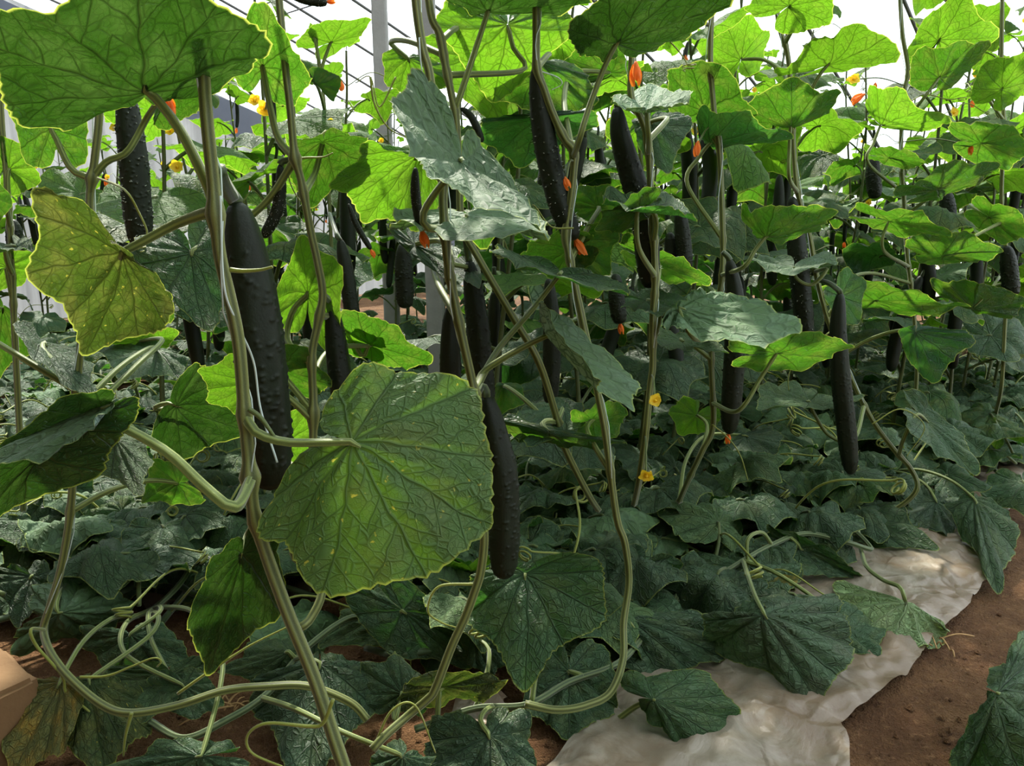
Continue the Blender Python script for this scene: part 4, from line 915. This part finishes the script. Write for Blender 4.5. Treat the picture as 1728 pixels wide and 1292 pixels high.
# clay block at the left edge
def block():
    a = G(-90, 1085, .10); b = G(4, 1090, .10); c = G(64, 1140, .10); d = G(-60, 1200, .10)
    top = np.array([a, b, c, d]); bot = top.copy(); bot[:, 2] = 0
    import bmesh
    bm = bmesh.new()
    t = [bm.verts.new(p) for p in top]; b_ = [bm.verts.new(p) for p in bot]
    bm.faces.new(t[::-1]); bm.faces.new(b_)
    for i in range(4): bm.faces.new((t[i], t[(i + 1) % 4], b_[(i + 1) % 4], b_[i]))
    bmesh.ops.recalc_face_normals(bm, faces=bm.faces)
    bmesh.ops.bevel(bm, geom=list(bm.edges), offset=.006, segments=2, affect='EDGES')
    bmesh.ops.subdivide_edges(bm, edges=list(bm.edges), cuts=3, use_grid_fill=True)
    for w in bm.verts:
        n = noise.noise(w.co * 35) * .0025; w.co += Vector((n, n * .7, n if w.co.z > .01 else 0))
    me = bpy.data.meshes.new('clay_block'); bm.to_mesh(me); bm.free(); me.materials.append(M['clay'])
    o = put('clay_block', me); tag(o, 'tan clay block at the left edge beside the soil-lying stem', 'block')
block()

# concrete posts
def post(label, px, py, Y, w, lean=0.0):
    b = P(px, py, Y); s = float(np.dot(b, RD)); top = float(roof_z(s)) - .04
    import bmesh
    bm = bmesh.new(); n = 26; rings = []
    for i in range(n):
        z = top * i / (n - 1) - .03 * (i == 0); k = 1 - .12 * i / n
        q = []
        for cx, cy in ((-1, -1), (-.8, -1), (.8, -1), (1, -1), (1, -.8), (1, .8), (1, 1), (.8, 1), (-.8, 1), (-1, 1), (-1, .8), (-1, -.8)):
            m = .9 if abs(cx) == abs(cy) else 1
            x = b[0] + cx * m * w / 2 * k + lean * z; y = b[1] + cy * m * w / 2 * k
            nn = noise.noise((x * 30, y * 30, z * 12)) * .002
            q.append(bm.verts.new((x + nn, y + nn, z)))
        rings.append(q)
    for i in range(n - 1):
        for j in range(12): bm.faces.new((rings[i][j], rings[i][(j + 1) % 12], rings[i + 1][(j + 1) % 12], rings[i + 1][j]))
    bm.faces.new(rings[-1]); bm.faces.new(rings[0][::-1])
    me = bpy.data.meshes.new('concrete_post'); bm.to_mesh(me); bm.free(); me.materials.append(M['concrete'])
    o = put('concrete_post', me); tag(o, label, 'post')
post('pale concrete roof post left of the middle vine top, against the white film', 655, 300, 3.9, .075, -.01)
post('weathered concrete post standing behind the middle vine, its foot visible among the cucumbers', 738, 560, 2.7, .062, -.012)
post('thin distant concrete post above the shaded leaf at upper centre', 944, 90, 6.2, .06)
post('distant concrete post behind the bright leaves at upper right', 1390, 60, 5.6, .06)
post('distant concrete post near the top of the upright vine', 1513, 60, 5.2, .055)

# twine
def twine(label, pts, r=.0007):
    c = catmull(pts, 60); v, f = tube(c, r, 5)
    o = obj('support_string', v, f, [M['string']]); tag(o, label, 'string')
twine('loose white string wound down the nearest stem past the fattest cucumber', [P(372, 330, .55), P(378, 480, .548), P(400, 545, .56), P(428, 610, .58), P(440, 690, .58), P(468, 780, .565)], .0009)
for key, lab in (('front', 'white string holding up the nearest vine'), ('left', 'white string holding up the vine behind the big upper left leaf'), ('middle', 'white string holding up the middle vine'), ('arch', 'white string holding up the forked vine at upper centre'),
                 ('bent', 'white string holding up the vine of the long bent cucumber'), ('blue', 'white string holding up the vine of the bluish flat leaf'), ('leaning', 'white string holding up the leaning vine'), ('upright', 'white string holding up the upright vine at the right')):
    cv = VINES[key]['curve']; pts = []
    for i in range(0, 100, 12):
        a = i * .9; pts.append(cv[i] + np.array([.007 * math.cos(a), .007 * math.sin(a), 0]))
    s = float(np.dot(cv[0], RD)); top = cv[0].copy(); top[2] = roof_z(s) - .03
    twine(lab, [top, (top + cv[0]) / 2] + pts)
# dry scraps on the soil
for (x, y, lab) in ((385, 1195, 'dry tan scrap of leaf on the soil under the lying stem'), (1590, 1090, 'dry straw on the soil beside the limp pale leaf')):
    b = G(x, y, .004); g = Geo(); r_ = np.random.default_rng(x)
    for i in range(9):
        d = r_.normal(0, 1, 3) * [.03, .03, .004]; q = b + r_.normal(0, .008, 3) * [1, 1, .2]; q[2] = .004 + abs(r_.normal(0, .003))
        e = q + d; e[2] = .004 + abs(d[2])
        vv, ff = tube(catmull([q, (q + e) / 2 + [0, 0, .006], e], 8), .0012, 5); g.add(vv, ff)
    vv, ff, mm = g.get(); o = obj('dry_scrap', vv, ff, [M['straw']], origin=b); tag(o, lab, 'plant debris')

# ------------------------------------------------------------------ light
w = bpy.data.worlds.new('sky'); SC.world = w; w.use_nodes = True
bg = w.node_tree.nodes['Background']
bg.inputs[0].default_value = (.80, .91, 1.0, 1); bg.inputs[1].default_value = SKY
sd = bpy.data.lights.new('sun', 'SUN'); sd.energy = SUN; sd.angle = math.radians(2.5); sd.color = (1.0, .95, .84)
so = bpy.data.objects.new('sun', sd); COL.objects.link(so)
az, el = math.radians(SUN_AZ), math.radians(SUN_EL)            # azimuth clockwise from straight ahead
dirv = Vector((math.sin(az) * math.cos(el), math.cos(az) * math.cos(el), math.sin(el)))
so.rotation_euler = dirv.to_track_quat('Z', 'Y').to_euler(); so.location = dirv * 12
vs = SC.view_settings
vs.view_transform = 'Standard'; vs.look = 'None'; vs.gamma = 1; vs.use_curve_mapping = False; vs.exposure = EXPO
try:
    SC.cycles.use_denoising = True
    SC.cycles.max_bounces = 7; SC.cycles.diffuse_bounces = 3; SC.cycles.glossy_bounces = 2; SC.cycles.transmission_bounces = 5; SC.cycles.transparent_max_bounces = 8
    SC.cycles.use_adaptive_sampling = True; SC.cycles.adaptive_threshold = .07; SC.cycles.adaptive_min_samples = 16
    SC.cycles.sample_clamp_indirect = 6
except Exception: pass
# ------------------------------------------------------------------ the rows behind
def template(mat, seed, nr=9, na=46, ground=False):
    r_ = np.random.default_rng(seed)
    rise = r_.uniform(.45, .8); run = r_.uniform(.5, .85)
    B = np.array([0, run, rise])
    d1 = r_.uniform(-.05, .75); sdr = r_.uniform(-.05, .35); bk = r_.uniform(-.1, .25); tw = r_.uniform(-.25, .25)
    if ground: rise = r_.uniform(.35, .6); B = np.array([0, run, rise]); d1 = r_.uniform(.35, 1.0); sdr = r_.uniform(.25, .6); bk = r_.uniform(.1, .4)
    T = B + [r_.uniform(-.1, .1), math.cos(d1), -math.sin(d1)]
    L = B + [-.76, .34, -sdr + tw]; R = B + [.76, .34, -sdr - tw]
    l = B + [-.47, -.52, -bk + tw * .6]; r = B + [.47, -.52, -bk - tw * .6]
    Mm = B + [0, .5, .10]
    lm = dict(B=B, T=T, L=L, R=R, l=l, r=r, M=Mm)
    f = tps([CANON[k] for k in lm], list(lm.values()))
    q, rim, TH, fc = blade_grid(nr, na, seed=seed)
    p = f(q); e = 1e-3
    du = (f(q + [e, 0]) - p) / e; dv = (f(q + [0, e]) - p) / e
    nm = np.cross(du, dv); nm /= np.linalg.norm(nm, axis=1)[:, None]
    p = p + nm * relief(q, rim, TH, 1.0, seed, 1.9 if ground else 1.0, 1.5 if ground else 1.1)[:, None]
    sv, sf = tube(catmull([(0, 0, 0), (0, run * .45, rise * .62), B, B + (T - B) * .08], 9), np.linspace(.036, .024, 9), 6)
    n = len(p)
    V = np.concatenate([p, sv]); Fc = fc + [tuple(i + n for i in t) for t in sf]
    fm = [0] * len(fc) + [1] * len(sf)
    uv = np.concatenate([q, np.zeros((len(sv), 2))]); u2 = np.stack([np.concatenate([rim, np.zeros(len(sv))])] * 2, -1)
    return mesh('leaf', V, Fc, [M[mat], M['petiole']], fm, uv, u2)
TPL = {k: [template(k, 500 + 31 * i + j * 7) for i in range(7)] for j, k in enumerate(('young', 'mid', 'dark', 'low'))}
TPL['ground'] = [template(('low', 'low', 'low', 'low', 'low', 'dark', 'dark', 'dusty', 'pale_glare', 'mid')[i], 700 + 13 * i, 12, 60, True) for i in range(10)]
TPL['pale_glare'] = [template('pale_glare', 640 + 7 * i) for i in range(4)]  # rear leaves with sky glare painted into their colour
def cuke_mesh(seed, bend):
    r_ = np.random.default_rng(seed); Ln = r_.uniform(.24, .32)
    c = [np.array([bend * math.sin(t * 2.2) * .05, 0, -Ln * t]) for t in np.linspace(0, 1, 6)]
    g, cc = cuke_geo(c, r_.uniform(.0145, .018), 18, 56, 90, seed)
    v, f, m = g.get()
    sv, sf = tube(catmull([(0, 0, .045), (.004, 0, .02), (0, 0, -.003)], 8), .0042, 7)
    n = len(v); return mesh('cucumber', np.concatenate([v, sv]), f + [tuple(i + n for i in t) for t in sf], [M['cuke'], M['stalk']], [0] * len(f) + [1] * len(sf))
CUK = [cuke_mesh(900 + i, b) for i, b in enumerate((0, .4, -.5, .9, -1.0))]
def small_cuke(seed):
    c = [np.array([.02 * math.sin(t * 2), 0, -.11 * t]) for t in np.linspace(0, 1, 5)]
    g, cc = cuke_geo(c, .0065, 12, 30, 60, seed); v, f, m = g.get()
    pv, pf_, pm = petals_geo(cc[-1], (0, 0, -1), .018, True, seed).get(); n = len(v)
    return mesh('young_cucumber', np.concatenate([v, pv]), f + [tuple(i + n for i in t) for t in pf_], [M['cuke'], M['orange']], [0] * len(f) + [1] * len(pf_))
SMALL = [small_cuke(950 + i) for i in range(2)]
def flower_mesh(seed, wth):
    v, f, m = petals_geo(np.zeros(3), (.2, -.9, .2) if not wth else (.1, 0, -1), .022, wth, seed).get()
    return mesh('flower', v, f, [M['orange' if wth else 'yellowpetal']])
FLW = [flower_mesh(1, False), flower_mesh(2, False), flower_mesh(3, True)]
def stem_mesh(seed, Ht):
    r_ = np.random.default_rng(seed); c = []
    for z in np.linspace(0, Ht, 12):
        c.append(np.array([.022 * math.sin(z * 6 + seed), .022 * math.cos(z * 5 + seed * 2), z]))
    cc = catmull(c, 50); v, f = tube(cc, np.linspace(.0056, .0026, 50), 8, .12)
    return mesh('stem', v, f, [M['stem']]), cc
STM = [stem_mesh(i, 1.0) for i in range(6)]
def tendril_mesh(seed):
    r_ = np.random.default_rng(seed)
    c = tendril_pts([np.zeros(3), np.array([.03, .05, .03]), np.array([.05, .10, .01])], 0, .008, 2, (0, .3, -1))
    v, f = tube(c, .0011, 5); return mesh('tendril', v, f, [M['tendril']])
TDR = [tendril_mesh(i) for i in range(3)]

def in_view(p, mx=140, my=120):
    q = proj(p)
    return q is not None and -mx < q[0] < W + mx and -my < q[1] < H + my
r2 = np.random.default_rng(SEED)
VGROUP = 'cucumber vines in the rows behind the front row'
CGROUP = 'cucumbers hanging in the rows behind the front row'
N_v = N_c = 0
def add_leaf(root, node, ang, size, mat, pitch=0.0):
    me = TPL[mat][int(r2.integers(len(TPL[mat])))]
    o = bpy.data.objects.new('leaf', me); o.parent = root
    o.location = node; o.rotation_euler = (r2.normal(pitch, .22), r2.normal(0, .22), ang); o.scale = (size,) * 3
    COL.objects.link(o); return o
def row_vine(x, y, Ht):
    global N_v, N_c
    si = int(r2.integers(6)); sm, cc = STM[si]
    root = thing('cucumber_vine', 'leafy cucumber vine climbing a string in the rows behind the front vines', 'vine', (x, y, 0), VGROUP)
    rz = r2.uniform(0, 6.28)
    so_ = put('stem', sm, root); so_.scale = (1, 1, Ht); so_.rotation_euler = (0, 0, rz)
    ang = r2.uniform(0, 6.28); z = r2.uniform(.16, .30); made = 0
    while z < Ht:
        t = z / Ht
        c = cc[min(int(t * 49), 49)]; node = Vector((c[0] * math.cos(rz) - c[1] * math.sin(rz), c[0] * math.sin(rz) + c[1] * math.cos(rz), z))
        size = .127 * (1 - .75 * max(0, (t - .72) / .28)) * r2.uniform(.82, 1.12)
        if t < .35: size *= .92
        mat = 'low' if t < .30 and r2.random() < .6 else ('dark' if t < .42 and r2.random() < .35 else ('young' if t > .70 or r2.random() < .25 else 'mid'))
        if .25 < t < .72 and r2.random() < .10: mat = 'pale_glare'
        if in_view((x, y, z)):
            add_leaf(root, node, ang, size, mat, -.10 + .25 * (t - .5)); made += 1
            if t > .45 and r2.random() < .35:
                o = put('tendril', TDR[int(r2.integers(3))], root, node); o.rotation_euler = (0, 0, r2.uniform(0, 6.28))
            if t > .55 and r2.random() < .28:
                a2 = r2.uniform(0, 6.28)
                put('flower', FLW[int(r2.integers(3))], root, node + Vector((.03 * math.cos(a2), .03 * math.sin(a2), .005)))
        ang += 2.4 + r2.normal(0, .4); z += r2.uniform(.072, .105) * (1 - .3 * max(0, t - .7))
    N_v += 1
    for _ in range(int(r2.choice([1, 2, 2, 3]))):
        zt = r2.uniform(.42, .92); a = r2.uniform(0, 6.28)
        p = (x + .035 * math.cos(a), y + .035 * math.sin(a), zt)
        if in_view((p[0], p[1], zt - .12), 60, 60):
            big = r2.random() < .75
            o = put('cucumber', CUK[int(r2.integers(5))] if big else SMALL[int(r2.integers(2))], None, (p[0], p[1], zt if big else zt + .25)); o.rotation_euler = (r2.normal(0, .08), r2.normal(0, .08), r2.uniform(0, 6.28))
            if big: tag(o, 'dark warty cucumber hanging among the leaves of the rear rows', 'cucumber', CGROUP)
            else:
                o.name = 'young_cucumber'; tag(o, 'thin young cucumber with a withered flower in the rear rows', 'cucumber', 'young cucumbers in the rear rows')
            N_c += 1
for oi_, off in enumerate((0.0, .42, .95, 1.4, 2.0, 2.45, 3.1, 3.6, 4.3, 5.0)):
    t = -4.0
    while t < 7.5:
        t += r2.uniform(.19, .25) * (1 if off < 2.5 else 1.25) * (.9 if off == 0 else 1.06)
        p = ROW0 + RD * t + RN * (off + r2.normal(0, .035))
        x, y = float(p[0]), float(p[1])
        q = proj((x, y, .9))
        if q is None or not (-260 < q[0] < W + 260): continue
        s = float(np.dot(p, RD))
        ymin = 1.32 if q[0] < 1000 else (1.6 if q[0] < 1250 else 1.9)
        if y < ymin or y > 5.6 or s > 6.0: continue
        if abs(q[0] - 735) < 45 and y < 2.75: continue
        Ht = min(r2.uniform(1.12, 1.42), roof_z(s) - .12)
        if q[0] < 640:
            if r2.random() < .4: continue
            Ht *= .86
        if Ht < .5: continue
        row_vine(x, y, Ht)
# old vine lengths and their leaves on the soil under the rows
GG = 'old vines lying on the soil under the rows'
FILL = [(1480, 800), (1560, 745), (1630, 770), (1660, 710), (1725, 730), (1700, 665), (1600, 690), (1520, 705), (1400, 850), (1450, 770), (1360, 800), (1200, 690), (1280, 655), (1120, 725), (1350, 705), (1240, 760), (1300, 800), (1420, 700), (1180, 860), (1100, 830), (30, 760), (120, 725), (60, 685), (200, 700), (330, 760), (400, 800), (15, 850), (280, 800), (450, 780), (560, 760), (640, 720), (720, 700), (140, 640), (30, 640), (900, 760), (960, 700), (1190, 905), (1235, 865), (1290, 880), (1345, 850), (1150, 950), (620, 800), (1560, 640), (1660, 620), (1440, 640), (40, 930), (200, 925), (330, 940), (430, 985), (250, 1005), (640, 965), (740, 930), (110, 985), (1560, 800), (1480, 860), (690, 595), (640, 570), (765, 580), (580, 600)]
for yy in np.linspace(2.5, 4.7, 8):
    for xx in np.linspace(-.62, .66, 7): FILL.append((864 + 1300 * (xx + .06 * math.sin(yy * 9)), float(proj((0, yy, .03))[1])))
for k in range(92 + len(FILL)):
    tries = 0
    while True:
        if k >= 92:
            px, py = FILL[k - 92]; x, y, _ = G(px, py, .03); break
        tries += 1
        x = r2.uniform(-1.6, 2.6); y = 1.12 + 3.0 * r2.random() ** 1.5
        q = proj((x, y, .05))
        lim = 1.12 if x < .15 else 1.12 + (x - .15) * .95
        edge = 1.41 + (x - .40) / 1.03           # keep off the open soil path at the right
        if q and -60 < q[0] < W + 60 and y > edge: break
    root = thing('creeping_vine', 'old vine length with dark leaves lying under the rows', 'vine', (x, y, 0), GG)
    a0 = r2.uniform(0, 6.28); c = []
    for i in range(14):
        a = a0 + i * .75; rr = .10 + .05 * math.sin(i * 1.3 + k)
        c.append(np.array([x + rr * math.cos(a) + .03 * i * RD[0] * .5, y + rr * math.sin(a) + .03 * i * RD[1] * .5, .015 + .035 * abs(math.sin(i * 1.1 + k))]))
    cc = catmull(c, 90); v, f = tube(cc, .0052, 8, .12); obj('stem', v, f, [M['stem_dark']], root)
    for i in range(int(r2.integers(2, 5))):
        b = cc[int(r2.integers(90))] - np.array([x, y, 0])
        o = put('tendril', TDR[int(r2.integers(3))], root, tuple(b)); o.scale = (r2.uniform(1, 2.2),) * 3; o.rotation_euler = (r2.normal(.3, .4), 0, r2.uniform(0, 6.28))
    for i in range(int(r2.integers(8, 13))):
        b = cc[int(r2.integers(90))] - np.array([x, y, 0])
        add_leaf(root, tuple(b + [r2.normal(0, .05), r2.normal(0, .05), -.02 + r2.uniform(0, .07)]), r2.uniform(0, 6.28), r2.uniform(.080, .110), 'ground', -.12)
print('row vines', N_v, 'cucumbers', N_c, 'objects', len(bpy.data.objects))
